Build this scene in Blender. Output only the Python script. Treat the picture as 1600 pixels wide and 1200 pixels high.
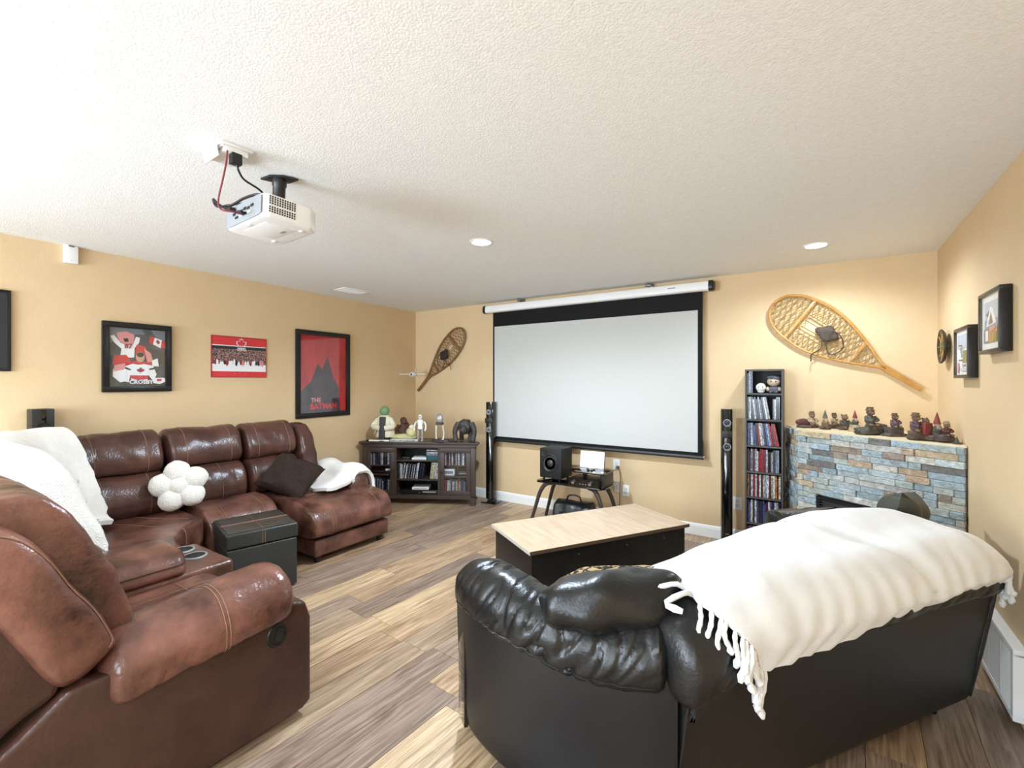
import bpy, bmesh, math, random
from mathutils import Vector, Matrix, noise
for o in list(bpy.data.objects): bpy.data.objects.remove(o)
S = bpy.context.scene; COL = S.collection
R = math.radians; PI = math.pi
# ------------------------------------------------------------------ camera, world, light
YAW = .587
cam = bpy.data.cameras.new('camera'); cam.lens = 16; cam.sensor_width = 36; cam.sensor_fit = 'HORIZONTAL'
cam.shift_y = -3.77/1600; cam.clip_start = .02
co = bpy.data.objects.new('camera', cam); COL.objects.link(co)
co.location = (0, 0, 1.461); co.rotation_euler = (PI/2, 0, YAW); S.camera = co
S.view_settings.view_transform = 'Standard'; S.view_settings.look = 'None'
S.view_settings.gamma = 1; S.view_settings.use_curve_mapping = False
S.view_settings.exposure = 1.18
W = bpy.data.worlds.new('world'); S.world = W; W.use_nodes = True
W.node_tree.nodes['Background'].inputs[0].default_value = (.9, .95, 1, 1)
W.node_tree.nodes['Background'].inputs[1].default_value = 1.0
def area(name, loc, rot, sx, sy, power, color=(1, 1, 1)):
    l = bpy.data.lights.new(name, 'AREA'); l.shape = 'RECTANGLE'; l.size = sx; l.size_y = sy; l.energy = power; l.color = color
    o = bpy.data.objects.new(name, l); COL.objects.link(o); o.location = loc; o.rotation_euler = rot; return o
# fill light added at two unseen window openings behind the camera
area('window_daylight_a', (-3.05, -2.33, 1.42), (R(90), 0, 0), 1.9, 1.35, 118, (.71, .86, 1))
area('window_daylight_b', (-.55, -2.33, 1.42), (R(90), 0, 0), 1.5, 1.35, 30, (.71, .86, 1))
# ------------------------------------------------------------------ mesh helpers
def srgb(h):
    if not isinstance(h, str): return tuple(h)[:3] + (1,)
    c = [int(h[i:i+2], 16)/255 for i in (0, 2, 4)]
    return tuple(x/12.92 if x <= .04045 else ((x+.055)/1.055)**2.4 for x in c) + (1,)
def cat_closed(pts, n):
    m = len(pts); out = []
    P = [Vector(p) for p in pts]
    for i in range(n):
        f = i*m/n; k = int(f); t = f-k
        a, b, c, d = P[(k-1) % m], P[k % m], P[(k+1) % m], P[(k+2) % m]
        out.append(.5*((2*b)+(c-a)*t+(2*a-5*b+4*c-d)*t*t+(3*b-a-3*c+d)*t**3))
    return out
def cat_open(pts, n):
    P = [Vector(p) for p in pts]; P = [2*P[0]-P[1]]+P+[2*P[-1]-P[-2]]; m = len(P)-3; out = []
    for i in range(n+1):
        f = min(i*m/n, m-1e-6); k = int(f); t = f-k
        a, b, c, d = P[k:k+4]
        out.append(.5*((2*b)+(c-a)*t+(2*a-5*b+4*c-d)*t*t+(3*b-a-3*c+d)*t**3))
    return out
class Path:
    def __init__(s, pts, n=60):
        s.p = cat_open([Vector((a[0], a[1], 0)) for a in pts], n); s.l = [0]
        for i in range(n): s.l.append(s.l[-1]+(s.p[i+1]-s.p[i]).length)
        s.L = s.l[-1]
    def at(s, x):
        x = max(0, min(s.L, x)); k = 0
        while k < len(s.l)-2 and s.l[k+1] < x: k += 1
        t = (x-s.l[k])/max(1e-9, s.l[k+1]-s.l[k]); q = s.p[k].lerp(s.p[k+1], t)
        a = s.p[max(0, k-2)]; b = s.p[min(len(s.p)-1, k+3)]; d = (b-a).normalized()
        return q, Vector((-d.y, d.x, 0))
class MB:
    def __init__(s): s.v = []; s.f = []
    def add(s, vs, fs):
        n = len(s.v); s.v += [Vector(v) for v in vs]; s.f += [tuple(i+n for i in f) for f in fs]; return s
    def bm(s, b, mat=None):
        b.verts.index_update(); s.add([(mat @ v.co if mat else v.co.copy()) for v in b.verts], [[v.index for v in f.verts] for f in b.faces]); b.free(); return s
    def box(s, c, size, rz=0, bev=0, seg=2, rx=0, ry=0):
        b = bmesh.new(); bmesh.ops.create_cube(b, size=1)
        for v in b.verts: v.co = Vector((v.co.x*size[0], v.co.y*size[1], v.co.z*size[2]))
        if bev: bmesh.ops.bevel(b, geom=list(b.edges), offset=min(bev, min(size)*.49), segments=seg, profile=.6, affect='EDGES')
        return s.bm(b, Matrix.Translation(c) @ Matrix.Rotation(rz, 4, 'Z') @ Matrix.Rotation(ry, 4, 'Y') @ Matrix.Rotation(rx, 4, 'X'))
    def bx(s, x0, x1, y0, y1, z0, z1, bev=0, seg=2):
        return s.box(((x0+x1)/2, (y0+y1)/2, (z0+z1)/2), (abs(x1-x0), abs(y1-y0), abs(z1-z0)), 0, bev, seg)
    def prism(s, poly, z0, z1, bev=0, seg=2, mat=None):
        b = bmesh.new(); vs = [b.verts.new((p[0], p[1], z0)) for p in poly]; f = b.faces.new(vs)
        r = bmesh.ops.extrude_face_region(b, geom=[f])
        for v in r['geom']:
            if isinstance(v, bmesh.types.BMVert): v.co.z = z1
        bmesh.ops.recalc_face_normals(b, faces=b.faces)
        if bev: bmesh.ops.bevel(b, geom=list(b.edges), offset=bev, segments=seg, profile=.6, affect='EDGES')
        return s.bm(b, mat)
    def loft(s, rows, caps=True, closed=True):
        n = len(rows[0]); vs = [p for r in rows for p in r]; fs = []
        for i in range(len(rows)-1):
            for j in range(n if closed else n-1):
                k = (j+1) % n; fs.append((i*n+j, i*n+k, (i+1)*n+k, (i+1)*n+j))
        if caps and closed:
            fs.append(tuple(range(n))); fs.append(tuple(reversed([(len(rows)-1)*n+j for j in range(n)])))
        return s.add(vs, fs)
    def tube(s, pts, r, n=8, caps=True):
        pts = [Vector(p) for p in pts]; rows = []; m = len(pts); up = None
        for i, p in enumerate(pts):
            d = (pts[min(i+1, m-1)]-pts[max(i-1, 0)]).normalized()
            if up is None: up = d.orthogonal().normalized()
            up = (up-d*up.dot(d))
            up = up.normalized() if up.length > 1e-5 else d.orthogonal().normalized()
            w = d.cross(up); rr = r[i] if isinstance(r, (list, tuple)) else r
            rows.append([p+(up*math.cos(2*PI*k/n)+w*math.sin(2*PI*k/n))*rr for k in range(n)])
        return s.loft(rows, caps)
    def lathe(s, prof, c=(0, 0, 0), n=20, mat=None, sx=1, sy=1):
        rows = [[Vector((r*math.cos(2*PI*k/n)*sx, r*math.sin(2*PI*k/n)*sy, z)) for k in range(n)] for r, z in prof]
        M_ = Matrix.Translation(c) @ (mat or Matrix())
        return s.loft([[M_ @ p for p in r] for r in rows])
    def blob(s, c, rad, n=14, amp=0, freq=8, seed=0, rz=0, ry=0, rx=0, pw=1):
        rows = []; M_ = Matrix.Translation(c) @ Matrix.Rotation(rz, 4, 'Z') @ Matrix.Rotation(ry, 4, 'Y') @ Matrix.Rotation(rx, 4, 'X')
        sg = lambda a: math.copysign(abs(a)**pw, a)
        for i in range(n//2+1):
            th = -PI/2+PI*i/(n//2); row = []
            th = max(-PI/2+.05, min(PI/2-.05, th))
            for k in range(n):
                ph = 2*PI*k/n
                q = Vector((sg(math.cos(th))*sg(math.cos(ph))*rad[0], sg(math.cos(th))*sg(math.sin(ph))*rad[1], sg(math.sin(th))*rad[2]))
                if amp: q *= 1+amp*noise.noise(Vector((q.x*freq+seed, q.y*freq, q.z*freq)))
                row.append(M_ @ q)
            rows.append(row)
        return s.loft(rows)
    def build(s, name, mat, parent=None, world=False, smooth=True, angle=40):
        vs = s.v
        if world and parent is not None:
            iv = parent.matrix_basis.inverted(); vs = [iv @ v for v in vs]
        me = bpy.data.meshes.new(name); me.from_pydata([tuple(v) for v in vs], [], s.f); me.update()
        b = bmesh.new(); b.from_mesh(me); bmesh.ops.recalc_face_normals(b, faces=b.faces)
        if smooth:
            for f in b.faces: f.smooth = True
            for e in b.edges:
                if len(e.link_faces) == 2 and e.calc_face_angle(0) > R(angle): e.smooth = False
        b.to_mesh(me); b.free()
        if mat: me.materials.append(M[mat] if isinstance(mat, str) else mat)
        o = bpy.data.objects.new(name, me); COL.objects.link(o); o.parent = parent
        return o
def puff(mb, prof, L, place, er=(.05, .05), amp=.004, freq=5, nprof=36, nlen=22, p=2.4, seed=0, ruf=0, rufw=.09, rufn=9, an=(1, 1, 1), fold=None):
    """soft upholstered body: a closed profile carried along a length, ends rounded off, gathers near the ends"""
    pr = cat_closed([(a[0], a[1], 0) for a in prof], nprof); c = sum(pr, Vector())/len(pr)
    xs = []
    for i in range(7): xs.append(er[0]*(1-math.cos(PI/2*i/6)))
    for i in range(1, nlen): xs.append(er[0]+(L-er[0]-er[1])*i/nlen)
    for i in range(7): xs.append(L-er[1]*(1-math.sin(PI/2*i/6)))
    rows = []
    for x in xs:
        s_ = 1
        for e, r_ in ((x, er[0]), (L-x, er[1])):
            if e < r_: s_ *= max(.02, (1-(1-e/r_)**p))**(1/p)
        cc = place(x, c); row = []
        e = min(x, L-x); rf = ruf*max(0, 1-e/rufw) if ruf else 0
        for j, q in enumerate(pr):
            P = place(x, c+(q-c)*s_); d = P-cc; dl = d.length
            if dl > 1e-6:
                d /= dl
                k = amp*noise.noise(Vector((P.x*freq*an[0]+seed, P.y*freq*an[1], P.z*freq*an[2])))+amp*.5*noise.noise(P*freq*2.7+Vector((seed, 3, 7)))
                if rf: k += rf*math.sin(j*rufn*2*PI/nprof*1.0+seed+2*noise.noise(P*9))
                if fold:
                    w_ = x+fold[2]*math.sin(2*PI*j/nprof+seed); nz_ = noise.noise(Vector((w_*fold[1], math.cos(2*PI*j/nprof)*.8, math.sin(2*PI*j/nprof)*.8+seed)))
                    k -= fold[0]*(1-min(1, abs(nz_)*3.2))**2*(.5+.5*noise.noise(P*3+Vector((seed, 1, 2)))*2)
                P = P+d*k*min(1, s_*1.2)
            row.append(P)
        rows.append(row)
    mb.loft(rows); mb.rows = rows; mb.xs = xs; return mb
def stitch(mb, pf, x, j0, j1, r=.0019, off=.0016):
    """raised thread line across a puff at length x from profile index j0 to j1"""
    k = min(range(len(pf.xs)), key=lambda i: abs(pf.xs[i]-x)); row = pf.rows[k]; n = len(row)
    c = sum(row, Vector())/n
    pts = [row[j % n]+(row[j % n]-c).normalized()*off for j in range(j0, j1+1)]
    mb.append(MB().tube(pts, r, 5))
def sheet(fn, nu, nv, th=.012):
    """cloth of real thickness over fn(u,v)"""
    g = [[fn(i/nu, j/nv) for j in range(nv+1)] for i in range(nu+1)]
    mb = MB(); up = []; dn = []
    for i in range(nu+1):
        a = []; b = []
        for j in range(nv+1):
            du = g[min(i+1, nu)][j]-g[max(i-1, 0)][j]; dv = g[i][min(j+1, nv)]-g[i][max(j-1, 0)]
            n = du.cross(dv); n = n.normalized() if n.length > 1e-9 else Vector((0, 0, 1))
            a.append(g[i][j]+n*th/2); b.append(g[i][j]-n*th/2)
        up.append(a); dn.append(b)
    n1 = nv+1; vs = [p for r in up for p in r]+[p for r in dn for p in r]; o = (nu+1)*n1; fs = []
    for i in range(nu):
        for j in range(nv):
            a = (i*n1+j, (i+1)*n1+j, (i+1)*n1+j+1, i*n1+j+1); fs.append(a); fs.append(tuple(o+k for k in reversed(a)))
    for i in range(nu):
        fs.append((i*n1, o+i*n1, o+(i+1)*n1, (i+1)*n1)); fs.append((i*n1+nv, (i+1)*n1+nv, o+(i+1)*n1+nv, o+i*n1+nv))
    for j in range(nv):
        fs.append((j, j+1, o+j+1, o+j)); fs.append((nu*n1+j, o+nu*n1+j, o+nu*n1+j+1, nu*n1+j+1))
    mb.add(vs, fs); mb.g = g; return mb
def pillow(w, h, t, n=22, seed=0, amp=.01, pinch=.08):
    """a stuffed square pillow in its own plane (x,z), thickness along y"""
    vs = []; fs = []; mb = MB()
    for side in (-1, 1):
        b = len(vs)
        for i in range(n+1):
            for j in range(n+1):
                u = -1+2*i/n; v = -1+2*j/n
                T = ((1-u**4)*(1-v**4))**.45
                k = 1-pinch*(1-abs(v)**2) * abs(u)**3; k2 = 1-pinch*(1-abs(u)**2)*abs(v)**3
                y = side*t/2*T*(1+amp/t*6*noise.noise(Vector((u*2.2+seed, v*2.2, side))))
                y += amp*.8*(1-T)*math.sin(9*u+7*v+seed)*T
                vs.append(Vector((u*w/2*k, y, v*h/2*k2)))
        for i in range(n):
            for j in range(n):
                a = (b+i*(n+1)+j, b+(i+1)*(n+1)+j, b+(i+1)*(n+1)+j+1, b+i*(n+1)+j+1)
                fs.append(a if side > 0 else tuple(reversed(a)))
    mb.add(vs, fs); b_ = bmesh.new(); me = bpy.data.meshes.new('t'); me.from_pydata([tuple(v) for v in vs], [], fs); b_.from_mesh(me)
    bmesh.ops.remove_doubles(b_, verts=b_.verts, dist=1e-5); mb = MB(); mb.bm(b_); bpy.data.meshes.remove(me); return mb
# ------------------------------------------------------------------ tagging
def tag(o, label=None, cat=None, group=None, kind=None):
    if label: o['label'] = label
    if cat: o['category'] = cat
    if group: o['group'] = group
    if kind: o['kind'] = kind
    return o
def thing(name, label, cat, loc=(0, 0, 0), rz=0, group=None, rx=0, ry=0):
    o = bpy.data.objects.new(name, None); COL.objects.link(o); o.empty_display_size = .05
    o.location = loc; o.rotation_euler = (rx, ry, rz)
    o.matrix_basis = Matrix.Translation(loc) @ Matrix.Rotation(rz, 4, 'Z') @ Matrix.Rotation(ry, 4, 'Y') @ Matrix.Rotation(rx, 4, 'X')
    return tag(o, label, cat, group)
def struct(o): o['kind'] = 'structure'; return o
def text(name, s, size, mat, parent, loc, rot=(PI/2, 0, 0), sx=1, ext=.0006, bold=0, space=1):
    cu = bpy.data.curves.new('t', 'FONT'); cu.body = s; cu.size = size; cu.align_x = 'CENTER'; cu.align_y = 'CENTER'; cu.extrude = ext
    cu.offset = bold; cu.space_character = space; cu.resolution_u = 2
    t = bpy.data.objects.new('t', cu); COL.objects.link(t); bpy.context.view_layer.update()
    me = bpy.data.meshes.new_from_object(t.evaluated_get(bpy.context.evaluated_depsgraph_get()))
    bpy.data.objects.remove(t); bpy.data.curves.remove(cu)
    Mx = Matrix.Translation(loc) @ Matrix.Rotation(rot[2], 4, 'Z') @ Matrix.Rotation(rot[1], 4, 'Y') @ Matrix.Rotation(rot[0], 4, 'X') @ Matrix.Diagonal((sx, 1, 1, 1))
    me.transform(Mx); me.name = name; me.materials.clear(); me.materials.append(M[mat])
    o = bpy.data.objects.new(name, me); COL.objects.link(o); o.parent = parent; return o
NTH = 'first second third fourth fifth sixth seventh eighth ninth tenth eleventh twelfth thirteenth fourteenth fifteenth sixteenth seventeenth eighteenth nineteenth twentieth twenty-first twenty-second'.split()
# ------------------------------------------------------------------ materials
M = {}
def mat(name, c1, c2=None, sc=6, rough=.5, bump=0, bsc=60, metal=0, spec=.5, coat=0, stretch=(1, 1, 1), detail=4, lo=.35, hi=.65, bdet=3, sheen=0, mix=None, objcol=False, bdist=.01, rnd=None, coatr=.1, wave=None, tr=0):
    m = bpy.data.materials.new(name); m.use_nodes = True; nt = m.node_tree; N = nt.nodes; L = nt.links; B = N['Principled BSDF']
    B.inputs['Roughness'].default_value = rough; B.inputs['Metallic'].default_value = metal; B.inputs['Specular IOR Level'].default_value = spec
    if coat: B.inputs['Coat Weight'].default_value = coat; B.inputs['Coat Roughness'].default_value = coatr
    if sheen: B.inputs['Sheen Weight'].default_value = sheen
    B.inputs['Base Color'].default_value = srgb(c1)
    tc = N.new('ShaderNodeTexCoord'); mp = N.new('ShaderNodeMapping'); mp.inputs['Scale'].default_value = stretch
    L.new(tc.outputs['Object'], mp.inputs[0]); vec = mp.outputs[0]
    oi = N.new('ShaderNodeObjectInfo')
    if rnd is not None or objcol:
        ad = N.new('ShaderNodeVectorMath'); ad.operation = 'ADD'; cb = N.new('ShaderNodeCombineXYZ')
        ml = N.new('ShaderNodeMath'); ml.operation = 'MULTIPLY'; ml.inputs[1].default_value = 37; L.new(oi.outputs['Random'], ml.inputs[0])
        L.new(ml.outputs[0], cb.inputs[0]); L.new(ml.outputs[0], cb.inputs[1]); L.new(vec, ad.inputs[0]); L.new(cb.outputs[0], ad.inputs[1]); vec = ad.outputs[0]
    col = None
    if rnd is not None:
        rp = N.new('ShaderNodeValToRGB'); rp.color_ramp.interpolation = 'CONSTANT' if len(rnd) > 1 else 'LINEAR'; e = rp.color_ramp.elements
        e[0].position = 0; e[0].color = srgb(rnd[0]); e.remove(e[1])
        for i, c in enumerate(rnd[1:], 1): k = e.new(i/len(rnd)); k.color = srgb(c)
        L.new(oi.outputs['Random'], rp.inputs[0]); col = rp.outputs[0]
    if objcol: col = oi.outputs['Color']
    if c2 is not None:
        nz = N.new('ShaderNodeTexNoise'); nz.inputs['Scale'].default_value = sc; nz.inputs['Detail'].default_value = detail; nz.inputs['Roughness'].default_value = .6
        L.new(vec, nz.inputs['Vector']); cr = N.new('ShaderNodeValToRGB'); e = cr.color_ramp.elements
        e[0].position = lo; e[1].position = hi; e[0].color = srgb(c1); e[1].color = srgb(c2); L.new(nz.outputs['Fac'], cr.inputs[0])
        if col is not None:
            mx = N.new('ShaderNodeMix'); mx.data_type = 'RGBA'; mx.blend_type = 'MULTIPLY' if mix is None else mix; mx.inputs[0].default_value = 1 if mix is None else .5
            L.new(col, mx.inputs[6]); L.new(cr.outputs[0], mx.inputs[7]); col = mx.outputs[2]
        else: col = cr.outputs[0]
    if col is not None: L.new(col, B.inputs['Base Color'])
    if bump:
        bz = N.new('ShaderNodeTexNoise'); bz.inputs['Scale'].default_value = bsc; bz.inputs['Detail'].default_value = bdet; L.new(vec, bz.inputs['Vector'])
        bp = N.new('ShaderNodeBump'); bp.inputs['Strength'].default_value = bump; bp.inputs['Distance'].default_value = bdist
        L.new(bz.outputs['Fac'], bp.inputs['Height']); L.new(bp.outputs[0], B.inputs['Normal'])
    if tr: B.inputs['Transmission Weight'].default_value = tr
    M[name] = m; return m
mat('paint_tan', 'dcc19a', 'd9bd95', sc=3, rough=.75, bump=.12, bsc=180, spec=.25)
mat('ceiling_white', 'f1f0ee', 'eae9e6', sc=60, rough=.9, bump=.3, bsc=130, bdet=4, spec=.1, bdist=.008)
mat('trim_white', 'f2f1ee', rough=.35)
mat('plastic_white', 'efeeec', rough=.4)
mat('plastic_offwhite', 'dedcd6', rough=.45)
mat('plastic_grey', '8d9094', rough=.5)
mat('plastic_black', '141414', rough=.38)
mat('gloss_black', '070707', rough=.09, coat=.6, coatr=.05)
mat('matte_black', '101010', rough=.62)
mat('satin_black', '161616', '1e1e1e', sc=12, rough=.42)
mat('driver_cone', '3a3a3a', rough=.35, metal=.3)
mat('chrome', 'c8c8c8', rough=.18, metal=1)
mat('steel', '8f8f8f', rough=.35, metal=.9)
mat('frame_black', '0f0e0e', rough=.34)
mat('leather_brown', '3c2219', '85584a', sc=5.5, rough=.29, bump=.4, bsc=60, spec=.6, lo=.33, hi=.72, detail=6, bdist=.006)
mat('leather_brown_dark', '37211b', '54392f', sc=4, rough=.32, bump=.3, bsc=70, lo=.3, hi=.75, detail=6, bdist=.006)
mat('leather_back', '36201b', '603e34', sc=5, rough=.28, bump=.3, bsc=80, lo=.3, hi=.72, detail=6, bdist=.005)
mat('thread', '8f6a55', rough=.7)
mat('leather_black', '0f0f0f', '181817', sc=5, rough=.36, bump=.3, bsc=90, bdist=.005, detail=5)
mat('leather_black_panel', '0e0e0f', '151515', sc=3, rough=.45, bump=.15, bsc=120, bdist=.004)
mat('leather_grey', '2b2d2c', '333635', sc=3, rough=.4, bump=.25, bsc=110, bdist=.004)
mat('leather_grey_top', '4b433c', '3a3733', sc=4, rough=.36, bump=.25, bsc=110, bdist=.004)
mat('fleece_white', 'f6f4ef', 'efeae2', sc=9, rough=.95, bump=.45, bsc=140, bdist=.02, spec=.1, bdet=5, sheen=.3)
mat('throw_white', 'dededd', 'd6d5d4', sc=6, rough=.95, bump=.15, bsc=220, bdist=.01, spec=.1, sheen=.25)
mat('sherpa', 'f7f4ee', 'efe9de', sc=60, rough=.95, bump=.8, bsc=130, bdist=.01, spec=.05, bdet=2)
mat('fabric_brown', '2f2521', '40332c', sc=80, rough=.95, bump=.6, bsc=140, bdist=.01, spec=.1)
mat('fabric_leopard', 'b79a6c', '17120e', sc=48, rough=.9, lo=.48, hi=.53, detail=1)
mat('pillow_olive', '33332b', '3d3d33', sc=5, rough=.5, bump=.3, bsc=70, bdist=.006)
mat('wood_dark', '3a2e28', '463831', sc=8, rough=.4, stretch=(1, 8, 8), bump=.05)
mat('wood_shelf', '4b4643', '3e3936', sc=8, rough=.5, stretch=(1, 6, 6))
mat('wood_espresso_in', '14100f', rough=.6)
mat('laminate_maple', 'c9b094', 'b39779', sc=4, rough=.32, stretch=(6, 1, 1), detail=8, lo=.35, hi=.7, coat=.2)
mat('edge_walnut', '5d4a38', rough=.5)
mat('edge_light', 'd8d2c8', rough=.5)
mat('ash_frame', 'c7954f', 'b07c3a', sc=12, rough=.4, stretch=(1, 1, 1), coat=.3)
mat('ash_frame_old', '8a6234', '75502a', sc=12, rough=.5)
mat('rawhide', 'b08d45', '8c6c2e', sc=30, rough=.5)
mat('rawhide_old', '94703d', '7a5a2f', sc=30, rough=.6)
mat('binding_leather', '3f332b', '55463b', sc=20, rough=.8)
mat('binding_leather_old', '2c1f18', rough=.8)
mat('screen_fabric', 'c3c3be', rough=.9, spec=.1)
mat('screen_black', '131313', rough=.7, spec=.2)
mat('glass_thin', 'ffffff', rough=.02)
mat('cable_red', '7d2230', rough=.5)
mat('bronze', '3a332b', '2b2620', sc=20, rough=.5, bump=.4, bsc=40)
PL = mat('plank', 'ffffff', '8b7d72', sc=3.6, rough=.36, stretch=(13, .75, 1), detail=10, lo=.3, hi=.72, bump=.12, bsc=24, bdist=.004, rnd=['bda489', 'dcbf9a', 'aa9483', 'c6a888', 'e2c59f', 'b39d89', 'c3a382', 'a28d7c', 'cfb08d', 'ac9683', 'b79d87'])
[setattr(n_.inputs['Distortion'], 'default_value', 1.1) for n_ in PL.node_tree.nodes if n_.type == 'TEX_NOISE']
mat('subfloor', '2a2420', rough=.9)
mat('stone', 'ffffff', 'd0ccc6', sc=22, rough=.7, bump=.9, bsc=38, bdist=.02, detail=6, lo=.25, hi=.6, rnd=['b0bfc4', 'b3c3cb', 'bfcac7', 'd2d3cf', 'a3b6be', 'd9d6cc', 'b9b9b6', 'a9bdc8', 'c4ae94', '82807e', 'c4ccc6', 'b3c6d0', 'd2bf9f', 'a39384', 'c0ccd1', 'adbdc3', 'cad1d1', 'd8d9d6'])
mat('stone_backer', '5a5854', rough=.9)
mat('mantel_cream', 'd9c7a4', rough=.6)
mat('firebox', '0b0b0b', rough=.5)
mat('case_print', 'ffffff', '807b78', sc=110, rough=.3, stretch=(1, 1, .5), detail=5, lo=.4, hi=.6, objcol=True, coat=.4)
def flat(n, c, rough=.35): return mat(n, c, rough=rough)
for n_, c_ in dict(p_slate='3c4650', p_grey='6e7884', p_red='c62f35', p_redhot='d4363b', p_white='eeeef0', p_dark='22262b', p_skin='c59a82', p_hair='241c19', p_pink='d98f92', p_mat='f1f0ee', p_sky='b9c7d6', p_tan='b9854b', p_green='77803e', p_brown='6d5d50', p_blue='7f93ad', p_charcoal='2e2e33', p_plum='4c3a44', p_leaf='9a2230').items(): flat(n_, c_)
mat('p_crowd', '2a1e22', 'b58d84', sc=95, rough=.4, detail=3, lo=.42, hi=.62)
mat('p_poster_red', 'd2383a', 'a82a2e', sc=5, rough=.3, detail=6, stretch=(1, 1, .5))
mat('p_poster_dark', '3a3138', '54454d', sc=7, rough=.3, detail=6)
mat('p_smoke', '4a525b', '2c3138', sc=9, rough=.3, detail=4)
def lampmat(name, c, e):
    m = mat(name, c); B = m.node_tree.nodes['Principled BSDF']; B.inputs['Emission Color'].default_value = srgb(c); B.inputs['Emission Strength'].default_value = e
lampmat('led_disc', 'fffaf0', 14)
mat('thread_clear', 'b5b5ac', rough=.4)
# thin glass: mostly clear with a faint mirror
def thin_glass(name, refl=.08, tint=(1, 1, 1)):
    m = bpy.data.materials.new(name); m.use_nodes = True; nt = m.node_tree; N = nt.nodes; L = nt.links
    for n in list(N):
        if n.type != 'OUTPUT_MATERIAL': N.remove(n)
    t = N.new('ShaderNodeBsdfTransparent'); t.inputs[0].default_value = tint+(1,); g = N.new('ShaderNodeBsdfGlossy'); g.inputs['Roughness'].default_value = .02
    mx = N.new('ShaderNodeMixShader'); mx.inputs[0].default_value = refl; L.new(t.outputs[0], mx.inputs[1]); L.new(g.outputs[0], mx.inputs[2])
    L.new(mx.outputs[0], [n for n in N if n.type == 'OUTPUT_MATERIAL'][0].inputs[0]); M[name] = m
thin_glass('glass_thin', .06); thin_glass('glass_clear_base', .12, (.9, .93, .92))
# ------------------------------------------------------------------ room shell
D = 4.592; YN = -2.2; H = 2.44
xl = lambda y: -4.692+.058*(D-y)
xr = lambda y: .766-.019*(D-y)
room = [(xl(YN), YN), (xr(YN), YN), (xr(D), D), (xl(D), D)]
struct(MB().prism([(-5, -2.5), (1, -2.5), (1, 4.9), (-5, 4.9)], H, H+.1).build('ceiling', 'ceiling_white'))
struct(MB().prism([(xl(YN)-.1, YN-.1), (xl(YN), YN-.1), (xl(D), D+.1), (xl(D)-.1, D+.1)], 0, H).build('wall_left', 'paint_tan'))
struct(MB().prism([(xr(YN), YN-.1), (xr(YN)+.1, YN-.1), (xr(D)+.1, D+.1), (xr(D), D+.1)], 0, H).build('wall_right', 'paint_tan'))
struct(MB().bx(xl(D), xr(D), D, D+.1, 0, H).build('wall_far', 'paint_tan'))
WN = [(-4.0, -2.1), (-1.3, .2)]
mb = MB(); mb.bx(xl(YN), xr(YN), YN-.1, YN, 0, .75).bx(xl(YN), xr(YN), YN-.1, YN, 2.1, H)
for a, b in ((xl(YN), -4.0), (-2.1, -1.3), (.2, xr(YN))): mb.bx(a, b, YN-.1, YN, .75, 2.1)
struct(mb.build('wall_near', 'paint_tan'))
for i, (a, b) in enumerate(WN):  # windows out of view, added as openings for the fill light
    w = MB()
    for q in ((a, a+.05, .75, 2.1), (b-.05, b, .75, 2.1), (a+.05, b-.05, .75, .8), (a+.05, b-.05, 2.05, 2.1), ((a+b)/2-.02, (a+b)/2+.02, .8, 2.05)): w.bx(q[0], q[1], YN-.08, YN-.02, q[2], q[3])
    w = struct(w.build('window_%d' % (i+1), 'trim_white'))
    for c, d in ((a+.05, (a+b)/2-.02), ((a+b)/2+.02, b-.05)): MB().bx(c, d, YN-.053, YN-.047, .8, 2.05).build('pane', 'glass_thin', w)
# floor of single planks
floor = struct(MB().prism([(-4.9, -2.3), (.9, -2.3), (.9, 4.7), (-4.9, 4.7)], -.06, -.009).build('floor', 'subfloor'))
def clip(poly, room):
    for i in range(len(room)):
        a = Vector(room[i]); b = Vector(room[(i+1) % len(room)]); n = Vector((-(b-a).y, (b-a).x)); out = []
        for k in range(len(poly)):
            p = poly[k]; q = poly[(k+1) % len(poly)]; dp = (p-a).dot(n); dq = (q-a).dot(n)
            if dp >= 0: out.append(p)
            if dp*dq < 0: out.append(p+(q-p)*(dp/(dp-dq)))
        poly = out
        if len(poly) < 3: return []
    return poly
fu = Vector((.06, 1)).normalized(); fw_ = Vector((fu.y, -fu.x)); fa = -math.atan(.06)
rnd = random.Random(11); PW, PLN = .188, 1.22; g_ = .0011
for k in range(-29, 8):
    w0 = k*PW+.03; off = rnd.random()*PLN
    for j in range(-4, 7):
        a0 = j*PLN+off-1; 
        q = [fw_*x+fu*y for x, y in ((w0+g_, a0+g_), (w0+PW-g_, a0+g_), (w0+PW-g_, a0+PLN-g_), (w0+g_, a0+PLN-g_))]
        poly = clip(q, room)
        if len(poly) < 3: continue
        c = fw_*(w0+PW/2)+fu*(a0+PLN/2)
        loc = [((p-c).dot(fw_), (p-c).dot(fu)) for p in poly]
        ar = abs(sum(loc[i][0]*loc[(i+1) % len(loc)][1]-loc[(i+1) % len(loc)][0]*loc[i][1] for i in range(len(loc))))/2
        if ar < .004: continue
        z = rnd.uniform(-.0004, .0002)
        o = MB().prism(loc, -.009, 0).build('plank', 'plank', floor, smooth=False); o.location = (c.x, c.y, z); o.rotation_euler.z = fa
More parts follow.
